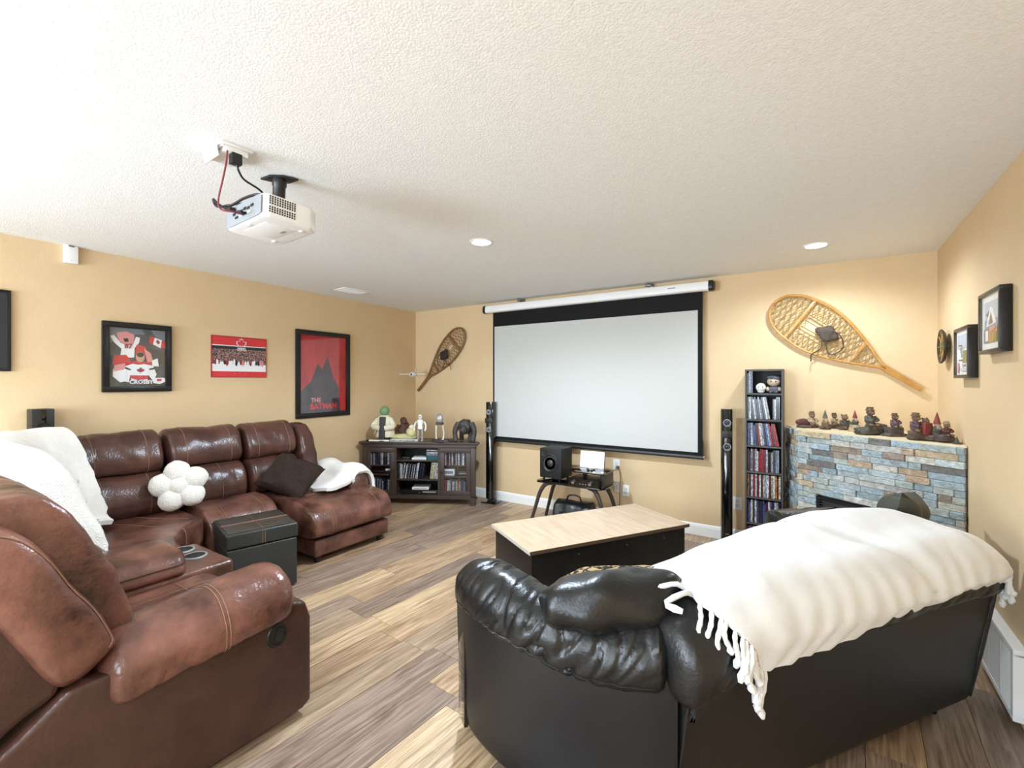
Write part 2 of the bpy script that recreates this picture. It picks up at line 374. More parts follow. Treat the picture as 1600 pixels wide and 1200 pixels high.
# baseboards
def baseboard(name, a, b, inward):
    a = Vector(a); b = Vector(b); n = Vector(inward); rows = []
    for p in (a, b):
        rows.append([Vector((p.x+n.x*o, p.y+n.y*o, z)) for o, z in ((0, .001), (.015, .001), (.015, .085), (.012, .092), (.012, .1), (.006, .108), (0, .112))])
    struct(MB().loft(rows).build(name, 'trim_white', smooth=False))
baseboard('baseboard_far', (xl(D), D), (-.2, D), (0, -1))
baseboard('baseboard_left', (xl(YN), YN), (xl(D), D), (1, 0))
baseboard('baseboard_right', (xr(YN), YN), (xr(2.72), 2.72), (-1, 0))
baseboard('trim_1', (xr(3.27), 3.27), (xr(3.66), 3.66), (-1, 0))
# ------------------------------------------------------------------ recessed lights
def downlight(x, y, label, watts=70):
    t = thing('recessed_light', label, 'ceiling light', (x, y, H), group='recessed ceiling lights')
    MB().lathe([(.066, -.0005), (.066, -.006), (.078, -.006), (.084, -.003), (.084, -.0005)], n=32).build('trim_ring', 'trim_white', t)
    MB().lathe([(.001, -.0012), (.066, -.0012), (.066, -.0032), (.001, -.0042)], n=32).build('lens', 'led_disc', t)
    l = bpy.data.lights.new('downlight', 'SPOT'); l.energy = watts; l.spot_size = R(165); l.spot_blend = .6; l.shadow_soft_size = .07; l.color = (.73, .865, 1)
    o = bpy.data.objects.new('downlight', l); COL.objects.link(o); o.parent = t; o.location = (0, 0, -.03)
downlight(-1.946, 2.537, 'bright recessed ceiling light in the middle of the ceiling', 125)
downlight(.007, 3.926, 'recessed ceiling light above the stone fireplace corner', 32)
downlight(-1.75, -.75, 'recessed ceiling light behind the viewer, middle one', 75); downlight(.25, -.6, 'recessed ceiling light behind the viewer, nearest the right wall', 25)  # both added out of view to raise the room brightness
def fill_lamp(x, y, z, aim, label, watts):
    """floor lamp with a tilted reflector head turned up towards the ceiling"""
    t = thing('floor_lamp', label, 'lamp', (x, y, 0), group='floor lamps behind the viewer')
    MB().lathe([(.001, 0), (.14, 0), (.14, .015), (.03, .03), (.012, .05)], n=28).build('base', 'steel', t); MB().tube([(0, 0, .04), (0, 0, z-.06)], .011, 12).build('pole', 'steel', t)
    q = (Vector(aim)-Vector((x, y, z))).to_track_quat('-Z', 'Y'); Mh = Matrix.Translation((0, 0, z)) @ q.to_matrix().to_4x4()
    MB().lathe([(.03, .1), (.05, .09), (.15, .0), (.17, -.02), (.165, -.02), (.14, .0), (.045, .08), (.02, .085)], n=32, mat=Mh).build('reflector', 'plastic_white', t)
    MB().lathe([(.001, .06), (.05, .06), (.05, .04), (.001, .035)], n=20, mat=Mh).build('bulb', 'led_disc', t)
    l = bpy.data.lights.new('lamp_light', 'SPOT'); l.energy = watts; l.spot_size = R(88); l.spot_blend = 1; l.shadow_soft_size = .16; l.color = (.71, .86, 1)
    o = bpy.data.objects.new('lamp_light', l); COL.objects.link(o); o.parent = t; o.location = Mh @ Vector((0, 0, -.03)); o.rotation_euler = q.to_euler()
fill_lamp(-2.9, -1.9, 1.25, (-.9, 3.6, 1.9), 'floor lamp aimed at the ceiling beside the wide window', 38); fill_lamp(-.5, -1.9, 1.25, (-2.4, 3.5, 2.1), 'floor lamp aimed at the ceiling behind the viewer', 50)  # two unseen lamps added to fill the ceiling and far walls
# ------------------------------------------------------------------ projection screen on the far wall
t = thing('projector_screen', 'wide pull-down projector screen with white casing hanging on the far wall', 'projector screen', (-2.09, D, 0))
TH = 1.31  # half casing
rows = [[Vector((x, -.085+q.x, 2.345+q.y)) for q in cat_closed([(-.042, .02), (-.03, .042), (.03, .045), (.06, .03), (.06, -.03), (.03, -.043), (-.03, -.043), (-.045, -.02)], 20)] for x in (-TH+.03, TH-.03)]
MB().loft(rows).build('casing', 'plastic_white', t)
for s in (-1, 1):
    rows = [[Vector((s*x, -.085+q.x*k, 2.345+q.y*k)) for q in cat_closed([(-.044, .02), (-.032, .044), (.03, .047), (.06, .03), (.06, -.03), (.03, -.045), (-.032, -.045), (-.047, -.02)], 20)] for x, k in ((TH-.032, 1.02), (TH, 1.02), (TH+.012, .8))]
    MB().loft(rows).build('end_cap', 'plastic_black', t)
for x in (-.80, .72):
    b = MB().box((x, -.06, 2.415), (.05, .09, .012), bev=.003).box((x, -.02, 2.40), (.05, .03, .08), bev=.003).lathe([(.016, 0), (.016, .012), (.006, .014), (.006, .03)], (x-.02, -.085, 2.405), 12).build('bracket', 'steel', t)
MB().box((.95, -.1305, 2.352), (.07, .002, .008)).build('nameplate', 'plastic_grey', t)
# fabric with black borders: drop, sides, bottom
yS = -.08
x0, x1, z0, z1 = -3.257+2.09, -.912+2.09, .797, 2.13
MB().bx(x0, x1, yS-.002, yS+.002, z0, z1).build('viewing_surface', 'screen_fabric', t)
m = MB(); bw_ = .042
m.bx(x0-.022, x1+bw_, yS-.0018, yS+.0018, z1, 2.31).bx(x0-.022, x0, yS-.0018, yS+.0018, z0, z1).bx(x1, x1+bw_, yS-.0018, yS+.0018, z0, z1).bx(x0-.022, x1+bw_, yS-.0018, yS+.0018, z0-.03, z0)
m.build('black_border', 'screen_black', t)
rows = [[Vector((x, yS+q.x, z0-.045+q.y)) for q in cat_closed([(-.012, .015), (.012, .015), (.014, -.015), (-.014, -.015)], 14)] for x in (x0-.03, x1+bw_+.012)]
MB().loft(rows).build('weight_bar', 'satin_black', t)
MB().tube([(x1+bw_+.006, yS, z0-.04), (x1+bw_+.002, yS, z0+.1), (x1+bw_-.012, yS, z0+.2)], .0025).build('tab_tension_cord', 'matte_black', t)
for s in (x0-.032, x1+bw_+.014): MB().box((s, yS, z0-.045), (.006, .032, .036), bev=.004).build('bar_end', 'chrome', t)
# ------------------------------------------------------------------ framed pictures
def wallthing(name, label, cat, side, along, z, group=None, off=0):
    if side == 'left': return thing(name, label, cat, (xl(along)+off, along, z), math.atan2(1, -.058), group)
    if side == 'right': return thing(name, label, cat, (xr(along)-off, along, z), math.atan2(-1, -.019), group)
    return thing(name, label, cat, (along, D-off, z), 0, group)
def frame(t, w, h, fw, dep, mat_='frame_black', bev=.004):
    """four mitred-looking rails, each its own piece"""
    f = MB()
    f.bx(-w/2, w/2, -dep, 0, h/2-fw, h/2, bev).bx(-w/2, w/2, -dep, 0, -h/2, -h/2+fw, bev).bx(-w/2, -w/2+fw, -dep, 0, -h/2+fw*.9, h/2-fw*.9, bev).bx(w/2-fw, w/2, -dep, 0, -h/2+fw*.9, h/2-fw*.9, bev)
    return f.build('frame', mat_, t)
def patch(t, name, mat_, poly, y, th=.0008):
    """flat printed shape in the picture plane"""
    Mx = Matrix.Rotation(PI/2, 4, 'X'); Mx = Matrix.Translation((0, y, 0)) @ Mx
    return MB().prism(poly, 0, th, mat=Mx).build(name, mat_, t, smooth=False)
def rect(a, b, c, d): return [(a, c), (b, c), (b, d), (a, d)]
def oval(cx, cy, rx, ry, n=18, rot=0): return [(cx+rx*math.cos(2*PI*k/n+rot), cy+ry*math.sin(2*PI*k/n+rot)) for k in range(n)]
LEAF = [(0, .5), (.08, .34), (.19, .4), (.14, .1), (.27, .23), (.31, .16), (.46, .19), (.41, .04), (.48, 0), (.26, -.19), (.29, -.28), (.03, -.24), (.04, -.5), (-.04, -.5), (-.03, -.24), (-.29, -.28), (-.26, -.19), (-.48, 0), (-.41, .04), (-.46, .19), (-.31, .16), (-.27, .23), (-.14, .1), (-.19, .4), (-.08, .34)]
def leaf(cx, cy, s): return [(cx+a*s, cy+b*s) for a, b in LEAF]
# picture cut by the left edge of the photo
t = wallthing('framed_picture', 'black framed picture with white mat at the left edge above the sofa', 'picture', 'left', .385, 1.798, 'framed pictures on the left wall')
frame(t, .58, .536, .013, .02); patch(t, 'dark_mat', 'p_charcoal', rect(-.277, .277, -.255, .255), -.004); patch(t, 'white_mat', 'p_mat', rect(-.22, .22, -.215, .215), -.006); patch(t, 'print', 'p_smoke', rect(-.17, .17, -.165, .165), -.0075)
# hockey collage
t = wallthing('framed_poster', 'square black framed hockey collage with a player in red and white jersey', 'picture', 'left', 1.371, 1.652, 'framed pictures on the left wall')
frame(t, .457, .545, .045, .03, bev=.008)
def P_(x, z): return ((x-.5)*.385, (.5-z)*.47)
def pp(l): return [P_(*q) for q in l]
y = -.008
patch(t, 'print_background', 'p_smoke', rect(-.19, .19, -.235, .235), y)
L_ = [('p_grey', [(0, 0), (.55, 0), (.62, .1), (.3, .12), (0, .3)]), ('p_grey', [(.72, .02), (1, .0), (1, .2), (.8, .12)]),
 ('p_red', [(.7, .12), (.8, .14), (.77, .26), (.69, .24)]), ('p_white', [(.79, .14), (.93, .18), (.9, .32), (.76, .26)]), ('p_red', [(.92, .18), (1, .2), (1, .33), (.9, .3)]), ('p_leaf', [(.84, .17), (.89, .22), (.85, .26), (.81, .21)]),
 ('p_white', [(.04, .16), (.1, .14), (.2, .26), (.3, .3), (.42, .27), (.46, .15), (.53, .16), (.52, .24), (.44, .34), (.43, .5), (.2, .52), (.22, .36), (.1, .26)]),
 ('p_pink', [(.14, .1), (.3, .07), (.44, .12), (.42, .26), (.3, .3), (.18, .24)]), ('p_hair', [(.25, .19), (.33, .18), (.34, .24), (.27, .25)]),
 ('p_red', [(.47, .28), (.62, .3), (.66, .42), (.6, .5), (.45, .44)]), ('p_red', [(.1, .48), (.3, .46), (.38, .56), (.36, .74), (.14, .72), (.08, .6)]),
 ('p_white', [(.09, .7), (.3, .7), (.3, .9), (.2, .92), (.08, .82)]), ('p_pink', [(.1, .64), (.28, .6), (.3, .7), (.1, .74)]),
 ('p_pink', [(.6, .34), (.72, .42), (.76, .56), (.66, .58)]), ('p_dark', [(.7, .34), (.9, .36), (.92, .6), (.76, .58)]), ('p_white', [(.74, .54), (.84, .5), (.86, .64), (.74, .64)]),
 ('p_white', [(.76, .84), (.96, .84), (1, .9), (.88, .95), (.76, .93)]), ('p_red', [(.82, .86), (.92, .86), (.9, .9), (.83, .9)]), ('p_dark', [(.6, .95), (1, .95), (1, 1), (.4, 1)]),
 ('p_white', [(.27, .66), (.36, .6), (.5, .58), (.64, .59), (.76, .64), (.82, .78), (.76, .9), (.68, .8), (.66, .88), (.38, .88), (.36, .8), (.34, .92), (.26, .9), (.24, .78)]),
 ('p_red', [(.32, .58), (.5, .55), (.72, .58), (.75, .63), (.6, .605), (.5, .62), (.4, .605), (.31, .64)]), ('p_red', [(.36, .8), (.68, .8), (.68, .86), (.5, .88), (.36, .85)]),
 ('p_dark', [(.27, .66), (.38, .7), (.36, .72), (.27, .69)]), ('p_dark', [(.69, .68), (.78, .66), (.79, .69), (.69, .71)])]
for i, (m_, q) in enumerate(L_): patch(t, 'print_shape', m_, pp(q), y-.0006-.00025*i)
yy = y-.0072
patch(t, 'print_shape', 'p_pink', oval(*P_(.53, .49), .029, .042), yy+.0004); patch(t, 'print_shape', 'p_skin', oval(*P_(.53, .5), .021, .034), yy); patch(t, 'print_shape', 'p_hair', oval(*P_(.53, .45), .023, .02), yy-.0004)
patch(t, 'print_shape', 'p_leaf', [(a, b) for a, b in [(P_(.535, .715)[0]+u*.055, P_(.535, .715)[1]+v*.05) for u, v in LEAF]], yy)
text('jersey_number', '87', .05, 'p_leaf', t, (P_(.33, .32)[0], yy, P_(.33, .32)[1]), bold=.001)
text('lettering', 'CROSBY', .042, 'p_white', t, (P_(.55, .915)[0], yy-.001, P_(.55, .915)[1]), bold=.0016, sx=1.0)
MB().bx(-.19, .19, -.0185, -.0175, -.235, .235).build('glazing', 'glass_thin', t)
# team photograph
t = wallthing('team_photo', 'red bordered ice hockey team photograph with a maple leaf emblem', 'picture', 'left', 2.168, 1.692, 'framed pictures on the left wall')
frame(t, .512, .383, .006, .012, 'p_leaf', .001); w2, h2 = .251, .187
patch(t, 'print_background', 'p_redhot', rect(-w2, w2, -h2, h2), -.006)
patch(t, 'print_band', 'p_white', rect(-w2, w2, .1, .108), -.0066); patch(t, 'print_band', 'p_dark', rect(-w2, w2, -.02, .1), -.0068)
patch(t, 'crowd_print', 'p_crowd', rect(-w2, w2, -.07, .072), -.0072); patch(t, 'ice_print', 'p_white', rect(-w2, w2, -.135, -.068), -.0076)
r2 = random.Random(5)
for i in range(22):
    x = -.22+.44*i/21+r2.uniform(-.006, .006); hh = r2.uniform(.03, .055); zz = r2.uniform(-.085, -.07)
    patch(t, 'player_print', r2.choice(['p_white', 'p_white', 'p_pink', 'p_dark', 'p_leaf']), [(x-.008, zz), (x-.01, zz+hh*.5), (x-.006, zz+hh), (x+.006, zz+hh), (x+.01, zz+hh*.55), (x+.007, zz)], -.008-.0001*i)
patch(t, 'leaf_border', 'p_white', leaf(.01, .13, .105), -.0105); patch(t, 'leaf_emblem', 'p_redhot', leaf(.01, .13, .088), -.0108)
patch(t, 'print_band', 'p_white', rect(-.026, .05, .082, .089), -.0106)
text('lettering', 'CANADA', .019, 'p_white', t, (.012, -.011, .07), bold=.0006, space=1.15)
text('lettering', '2    C    1', .02, 'p_pink', t, (.0, -.0068, -.158), space=1.3)
# tall red poster: plain dark peaked shape on red, no figure
t = wallthing('framed_poster', 'tall red poster in a wide black frame, nearest the room corner', 'picture', 'left', 3.089, 1.543, 'framed pictures on the left wall')
frame(t, .70, .955, .052, .03, bev=.006); patch(t, 'print_background', 'p_poster_red', rect(-.3, .3, -.43, .43), -.006)
patch(t, 'dark_print_shape', 'p_poster_dark', [(-.3, -.42), (.22, -.42), (.2, -.16), (.12, -.02), (.05, .2), (-.02, .06), (-.08, .12), (-.16, -.08), (-.3, -.2)], -.0068)
patch(t, 'margin', 'p_poster_dark', rect(-.3, .3, -.43, -.415), -.007)
text('lettering', 'THE', .07, 'p_pink', t, (-.1, -.008, -.29), bold=.002); text('lettering', 'BATMAN', .085, 'p_redhot', t, (.0, -.008, -.36), bold=.003)
MB().bx(-.3, .3, -.0185, -.0175, -.43, .43).build('glazing', 'glass_thin', t)
# two deep frames and a round plaque on the right wall
def boxframe(y0, y1, z0, z1, label):
    w = y1-y0; h = z1-z0; t = wallthing('shadow_box_picture', label, 'picture', 'right', (y0+y1)/2, (z0+z1)/2, 'deep black frames on the right wall', .004)
    frame(t, w, h, .018, .042, bev=.002); MB().bx(-w/2+.01, w/2-.01, -.03, 0, -h/2+.01, h/2-.01).build('backing', 'p_mat', t); MB().bx(-w/2+.018, w/2-.018, -.0405, -.0395, -h/2+.018, h/2-.018).build('glazing', 'glass_thin', t)
    return t, w, h
t, w, h = boxframe(2.909, 3.256, 1.598, 1.897, 'deep black frame with a house painting, upper one on the right wall')
a, b = w/2-.07, h/2-.05
patch(t, 'sky_print', 'p_sky', rect(-a, a, 0, b), -.0305)
for i, (m_, q) in enumerate([('p_blue', rect(-a, a, -.03, .012)), ('p_white', [(-a*.7, -.02), (-a*.1, .075), (a*.35, .06), (a*.8, -.01)]), ('p_brown', [(-a*.35, -.012), (a*.05, .045), (a*.35, -.008)]), ('p_brown', [(-a*.75, .04), (-a*.2, .055), (-a*.45, .025)]), ('p_tan', rect(-a*.25, a, -b, -.03)), ('p_grey', rect(-a, -a*.25, -b, -.03)), ('p_mat', rect(-a*.7, -a*.3, -b*.9, -.04)), ('p_green', [(a*.45, -b), (a, -b), (a, -.06), (a*.7, -.05)]), ('p_pink', [(-a*.1, -.03), (a*.5, -.02), (a*.9, -.035), (a*.2, -.05)])]): patch(t, 'print_shape', m_, q, -.0311-.0005*i)
t, w, h = boxframe(3.469, 3.806, 1.482, 1.775, 'deep black frame with a pale line drawing, lower one on the right wall')
a, b = w/2-.05, h/2-.04
patch(t, 'sky_print', 'p_sky', rect(-a, a, .02, b), -.0305)
for i, (m_, q) in enumerate([('p_charcoal', rect(-a*.8, -.01, .04, .047)), ('p_grey', rect(-.03, -.022, -.03, .04)), ('p_charcoal', rect(-a*.4, -a*.34, 0, .03)), ('p_charcoal', rect(.01, .016, -.1, .035)), ('p_grey', rect(-.02, a, -.02, -.012)), ('p_charcoal', rect(-a*.7, .01, -.045, -.04)), ('p_green', rect(.03, a*.9, -.06, .01)), ('p_grey', rect(.02, a*.8, -.08, -.07)), ('p_pink', oval(-a*.75, -.085, .018, .035)), ('p_sky', rect(-.01, a, -b, -.09))]): patch(t, 'print_shape', m_, q, -.0311-.0005*i)
t = wallthing('round_plaque', 'round painted plate hanging on the right wall near the corner', 'wall decor', 'right', 4.2, 1.70)
Mx = Matrix.Rotation(PI/2, 4, 'X')
MB().lathe([(.001, .028), (.07, .03), (.098, .036), (.112, .046), (.116, .046), (.116, .038), (.1, .026), (.07, .018), (.02, .016)], mat=Mx, n=36).build('plate', 'bronze', t)
for r_, z_, m_ in ((.088, .0335, 'p_green'), (.06, .0318, 'p_tan'), (.034, .0315, 'p_plum')):
    MB().lathe([(r_, z_), (r_, z_+.002), (r_*.7, z_+.0012), (r_*.7, z_)], mat=Mx, n=32).build('painted_ring', m_, t)
for k in range(8):
    a = 2*PI*k/8; MB().tube([(.04*math.cos(a), -.036, .04*math.sin(a)), (.1*math.cos(a), -.042, .1*math.sin(a))], .003, 5).build('spoke', 'p_tan', t)
MB().lathe([(.02, .002), (.02, .018)], mat=Mx, n=16).build('hanger', 'steel', t)
# ------------------------------------------------------------------ outlets, wall boxes, vents
def outlet(x, z, label, kind):
    t = wallthing('wall_plate', label, 'outlet', 'far', x, z, 'white wall plates on the far wall')
    MB().box((0, -.0035, 0), (.072, .007, .116), bev=.003).build('plate', 'plastic_white', t)
    if kind == 'duplex':
        for s in (-.02, .02):
            sk = MB().box((0, -.008, s), (.032, .004, .027), bev=.006).build('socket', 'plastic_offwhite', t)
            for dx in (-.006, .006): MB().box((dx, -.0102, s+.003), (.002, .001, .007)).build('slot', 'matte_black', sk)
    else: MB().box((0, -.008, 0), (.033, .004, .066), bev=.002).build('insert', 'plastic_offwhite', t)
    MB().lathe([(.003, 0), (.003, .002), (.001, .0025)], (0, -.007, 0), 8, Mx).build('screw', 'steel', t)
outlet(-1.733, .586, 'white wall plate just above the top of the audio stand', 'blank'); outlet(-1.722, .36, 'white wall plate half hidden behind the right side of the audio stand', 'duplex'); outlet(-1.632, .33, 'white outlet to the right of the audio stand', 'duplex'); outlet(-.586, .352, 'white duplex outlet between the tower speaker and the movie shelf', 'duplex')
t = wallthing('sensor_box', 'small white box high on the left wall against the ceiling', 'box', 'left', .967, 2.375)
MB().box((0, -.02, 0), (.075, .038, .128), bev=.004).build('body', 'plastic_white', t); MB().box((.0, -.03, .058), (.03, .03, .012), bev=.003).build('bracket', 'steel', t); MB().box((0, -.0395, -.045), (.006, .002, .004)).build('marker', 'plastic_grey', t)
t = thing('ceiling_vent', 'flat white vent cover on the ceiling above the tall red poster', 'vent', (-4.14, 3.13, H), R(-4))
MB().box((0, 0, -.004), (.2, .32, .008), bev=.003).build('frame', 'plastic_white', t)
for k in range(9): MB().box((0, -.12+.03*k, -.01), (.16, .012, .005), rx=R(25)).build('slat', 'plastic_white', t)
t = wallthing('return_air_grille', 'white floor level return air grille low on the right wall behind the black sofa', 'vent', 'right', 2.995, .198)
w, h = .535, .30
MB().bx(-w/2, w/2, -.045, 0, h/2-.03, h/2, .003).bx(-w/2, w/2, -.045, 0, -h/2, -h/2+.025, .003).bx(-w/2, -w/2+.025, -.045, 0, -h/2+.02, h/2-.02).bx(w/2-.03, w/2, -.045, 0, -h/2+.02, h/2-.02).build('frame', 'plastic_white', t)
MB().bx(-w/2+.02, w/2-.02, -.01, -.002, -h/2+.02, h/2-.02).build('back_plate', 'plastic_grey', t)
n = 34
for k in range(n): MB().box((-w/2+.035+(w-.075)*k/(n-1), -.036, 0), (.006, .014, h-.05), rz=R(35)).build('slat', 'plastic_white', t)
for x in (-.09, .09): MB().bx(x-.006, x+.006, -.044, -.03, -h/2+.02, h/2-.02).build('divider', 'plastic_white', t)
# ------------------------------------------------------------------ snowshoes
def snowshoe(label, head, tail, half, fm, wm, bm_, grp='snowshoes hung on the far wall', old=False):
    hx, hz = head; tx, tz = tail; L = math.hypot(tx-hx, tz-hz); ang = math.atan2(tz-hz, tx-hx)
    t = thing('snowshoe', label, 'snowshoe', (hx, D-.035, hz), 0, grp, ry=-ang)
    prof = [(0, .0), (.012, .3), (.05, .62), (.12, .86), (.22, .98), (.32, 1), (.42, .9), (.53, .68), (.63, .43), (.7, .22), (.745, .1), (.79, .065), (1, .045)]
    pts = cat_open([(a*L, b*half, 0) for a, b in prof], 60)
    w_at = lambda x: next((p.y+(q.y-p.y)*(x-p.x)/max(1e-6, q.x-p.x) for p, q in zip(pts, pts[1:]) if p.x <= x <= q.x), .01)
    for s in (1, -1): MB().tube([(p.x, .012*math.sin(p.x/L*PI)-.006, s*p.y) for p in pts], .0115, 8).build('frame_side', fm, t)
    MB().tube([(L*.78, 0, 0), (L*1.0, 0, 0)], .013, 8).build('tail_joint', fm, t)
    bars = (.2, .6)
    for x in bars: MB().box((x*L, .004, 0), (.024, .012, 2*w_at(x*L)), bev=.004).build('crossbar', fm, t)
    m = MB(); sp = .038 if not old else .04; yb = .002
    def seg(a, b, r, y):
        a = Vector((a[0], y, a[1])); b = Vector((b[0], y, b[1]))
        if (b-a).length > .01: m.tube([a, b], r, 5)
    hole = lambda x, z: .245*L < x < .36*L and abs(z) < half*.34
    import itertools
    for dirn in (60, -60, 0):
        c, s_ = math.cos(R(dirn)), math.sin(R(dirn))
        for k in range(-60, 61):
            off = k*sp*(1 if dirn else 1.15); run = None; N_ = 120
            for q in range(N_+1):
                u = -.7+1.9*q/N_
                if dirn == 0: x, z = off+.5*L, u-.25
                else: x, z = L*.35+u*c-off*s_, u*s_+off*c
                ok = 0.01 < x < L*.74 and abs(z) < w_at(x)-.002 and not hole(x, z)
                if ok:
                    if run is None: run = [(x, z), (x, z)]
                    run[1] = (x, z)
                if run and (not ok or q == N_): seg(run[0], run[1], .003 if dirn else .0034, yb+.003*(dirn/60)); run = None
    tag(m.build('webbing', wm, t), kind='stuff')
    for z in (-.35, -.2, .2, .35): MB().tube([(.225*L, .0, z*half), (.25*L, 0, z*half), (.37*L, 0, z*half*.95)], .0042, 5).build('toe_strand', wm, t)
    bx_ = .38*L; zs = -1 if old else 1
    mir = lambda l, n: cat_open([(a, b, c*zs) for a, b, c in l], n)
    b = MB().blob((bx_, -.022, half*.05), (.075, .022, .06), amp=.5, freq=14, seed=2).blob((bx_+.05, -.02, half*.1), (.05, .02, .035), amp=.5, freq=16, seed=7).build('binding', bm_, t)
    mm = MB().tube(mir([(bx_+.03, -.03, -.04), (bx_+.13, -.03, -.12), (bx_+.17, -.03, -.03), (bx_+.1, -.035, .04), (bx_, -.03, .05)], 18), .0045, 6)
    mm.tube(mir([(bx_, -.03, -.03), (bx_+.05, -.035, -.11), (bx_+.03, -.03, -.19), (bx_+.06, -.03, -.24)], 14), .005, 6)
    mm.build('strap', bm_, t); return t
# local x runs head to tail; the shoe lies flat against the wall
snowshoe('varnished pale snowshoe hung diagonally above the stone fireplace', (-.30, 2.135), (.672, 1.40), .195, 'ash_frame', 'rawhide', 'binding_leather')
snowshoe('dark weathered snowshoe hung left of the projector screen', (-3.79, 2.13), (-4.60, 1.335), .155, 'ash_frame_old', 'rawhide_old', 'binding_leather_old', old=True)
def lerp(tab, x):
    if x <= tab[0][0]: return tab[0][1]
    for (a, p), (b, q) in zip(tab, tab[1:]):
        if x <= b: return p+(q-p)*(x-a)/(b-a)
    return tab[-1][1]
# ------------------------------------------------------------------ brown leather sectional along the left wall
sec = thing('sectional_sofa', 'large brown leather reclining sectional sofa with chaise and cup holder console', 'sofa', (-3.2, 1.3, 0))
def sp(name, mb, mat_='leather_brown', parent=sec):
    if parent is sec: return mb.build(name, mat_, sec, world=True)
    for v in mb.v: v -= Vector(sec.location)
    return mb.build(name, mat_, parent)
def sps(lst, u):
    for m_ in lst: sp('stitching', m_, 'thread', u)
UP = [(.02, .80), (0, .95), (.05, 1.05), (.16, 1.09), (.27, 1.05), (.335, .94), (.345, .84), (.29, .79), (.1, .775)]
LO = [(.05, .45), (.03, .6), (.1, .77), (.24, .80), (.36, .765), (.42, .67), (.43, .56), (.36, .48), (.2, .45)]
XR = -4.40
def legplace(y0): return lambda x, q: Vector((XR+q.x, y0+x, q.y))
def back(y0, y1, seed):
    a = puff(MB(), UP, y1-y0, legplace(y0), (.05, .05), amp=.012, freq=4, seed=seed, nlen=44, fold=(.006, 11, .06)); u = sp('headrest_cushion', a, 'leather_back')
    st = []
    for f in (.22, .8): stitch(st, a, (y1-y0)*f, 8, 28)
    sps(st, u)
    a = puff(MB(), LO, y1-y0, legplace(y0), (.05, .05), amp=.01, freq=4, seed=seed+5, nlen=44, fold=(.006, 11, .06)); u = sp('lumbar_cushion', a, 'leather_back')
    st = []; stitch(st, a, (y1-y0)*.62, 8, 28); sps(st, u)
back(1.425, 1.985, 1); back(1.99, 2.465, 9)
# end bolster of the far back, gathered
BO = [(.02, .4), (0, .9), (.05, 1.02), (.15, 1.06), (.25, 1.02), (.32, .92), (.38, .75), (.42, .58), (.4, .42), (.2, .38)]
sp('side_bolster', puff(MB(), BO, .2, legplace(2.47), (.05, .08), amp=.008, freq=6, seed=3, ruf=.008, rufw=.2, rufn=10, nprof=60), 'leather_back')
# rear shell of the long side
sp('back_shell', MB().bx(XR-.02, XR+.12, 1.43, 2.66, .1, .9, .03), 'leather_brown_dark')
# middle seat
SE = [(.3, .16), (.28, .45), (.38, .515), (.56, .52), (.7, .49), (.785, .40), (.8, .26), (.76, .14), (.5, .12)]
a = puff(MB(), SE, .55, legplace(1.50), (.04, .04), amp=.008, freq=4, seed=4); u = sp('seat_cushion', a)
st = []; stitch(st, a, .13, 6, 25); stitch(st, a, .145, 6, 25); stitch(st, a, .42, 6, 25); sps(st, u)
# chaise
CH = [(.32, .22), (.3, .44), (.42, .49), (.7, .475), (.98, .45), (1.09, .405), (1.135, .32), (1.12, .22), (.9, .195), (.5, .2)]
a = puff(MB(), CH, .85, legplace(2.09), (.05, .06), amp=.008, freq=4, seed=8, ruf=.004, rufw=.05); u = sp('chaise_cushion', a)
st = []
for x in (.2, .215, .66): stitch(st, a, x, 5, 27)
g = a.rows[len(a.rows)//2]
pts = [max(r, key=lambda p: p.z-abs(p.x+3.72)*1.2)+Vector((0, 0, .002)) for r in a.rows[8:-8]]
st.append(MB().tube(pts, .0022, 5)); sps(st, u)
sp('chaise_base', MB().box((-3.80, 2.515, .125), (1.0, .75, .135), bev=.02, seg=3))
for q in ((-3.36, 2.2), (-3.36, 2.83), (-4.2, 2.2), (-4.2, 2.83)): sp('leg', MB().lathe([(.022, .0), (.026, .02), (.03, .065)], (q[0], q[1], 0), 12), 'plastic_black')
# far arm of the chaise
AR = [(0, .18), (-.01, .45), (.03, .56), (.12, .6), (.21, .56), (.245, .45), (.235, .18), (.12, .16)]
sp('chaise_arm', puff(MB(), AR, .76, lambda x, q: Vector((-4.36+x, 2.70+q.x, q.y)), (.05, .07), amp=.008, freq=5, seed=2))
# curved corner back
CP = Path([(-4.40, 1.42), (-4.40, 1.12), (-4.38, .88), (-4.27, .62), (-4.05, .42), (-3.75, .32), (-3.12, .29)])
def cplace(s0): 
    def f(x, q):
        p, n = CP.at(s0+x); return p+n*q.x+Vector((0, 0, q.y))
    return f
for s0, s1, nm in ((0, .60, 1), (.605, 1.2, 2), (1.205, CP.L-.06, 3)):
    a = puff(MB(), UP, s1-s0, cplace(s0), (.05, .05), amp=.01, freq=4, seed=20+nm, nlen=44, fold=(.006, 11, .06)); u = sp('headrest_cushion', a, 'leather_back')
    st = []; stitch(st, a, .12, 8, 28); stitch(st, a, .47, 8, 28); sps(st, u)
    a = puff(MB(), LO, s1-s0, cplace(s0), (.05, .05), amp=.008, freq=4, seed=30+nm, ruf=.002, nlen=26); u = sp('lumbar_cushion', a, 'leather_back')
    st = []; stitch(st, a, .12, 8, 28); stitch(st, a, .42, 8, 28); sps(st, u)
sp('corner_shell', puff(MB(), [(.12, .1), (.12, .85), (.0, .9), (-.02, .5), (0, .1)], CP.L, cplace(0), (.02, .02), amp=0), 'leather_brown_dark')
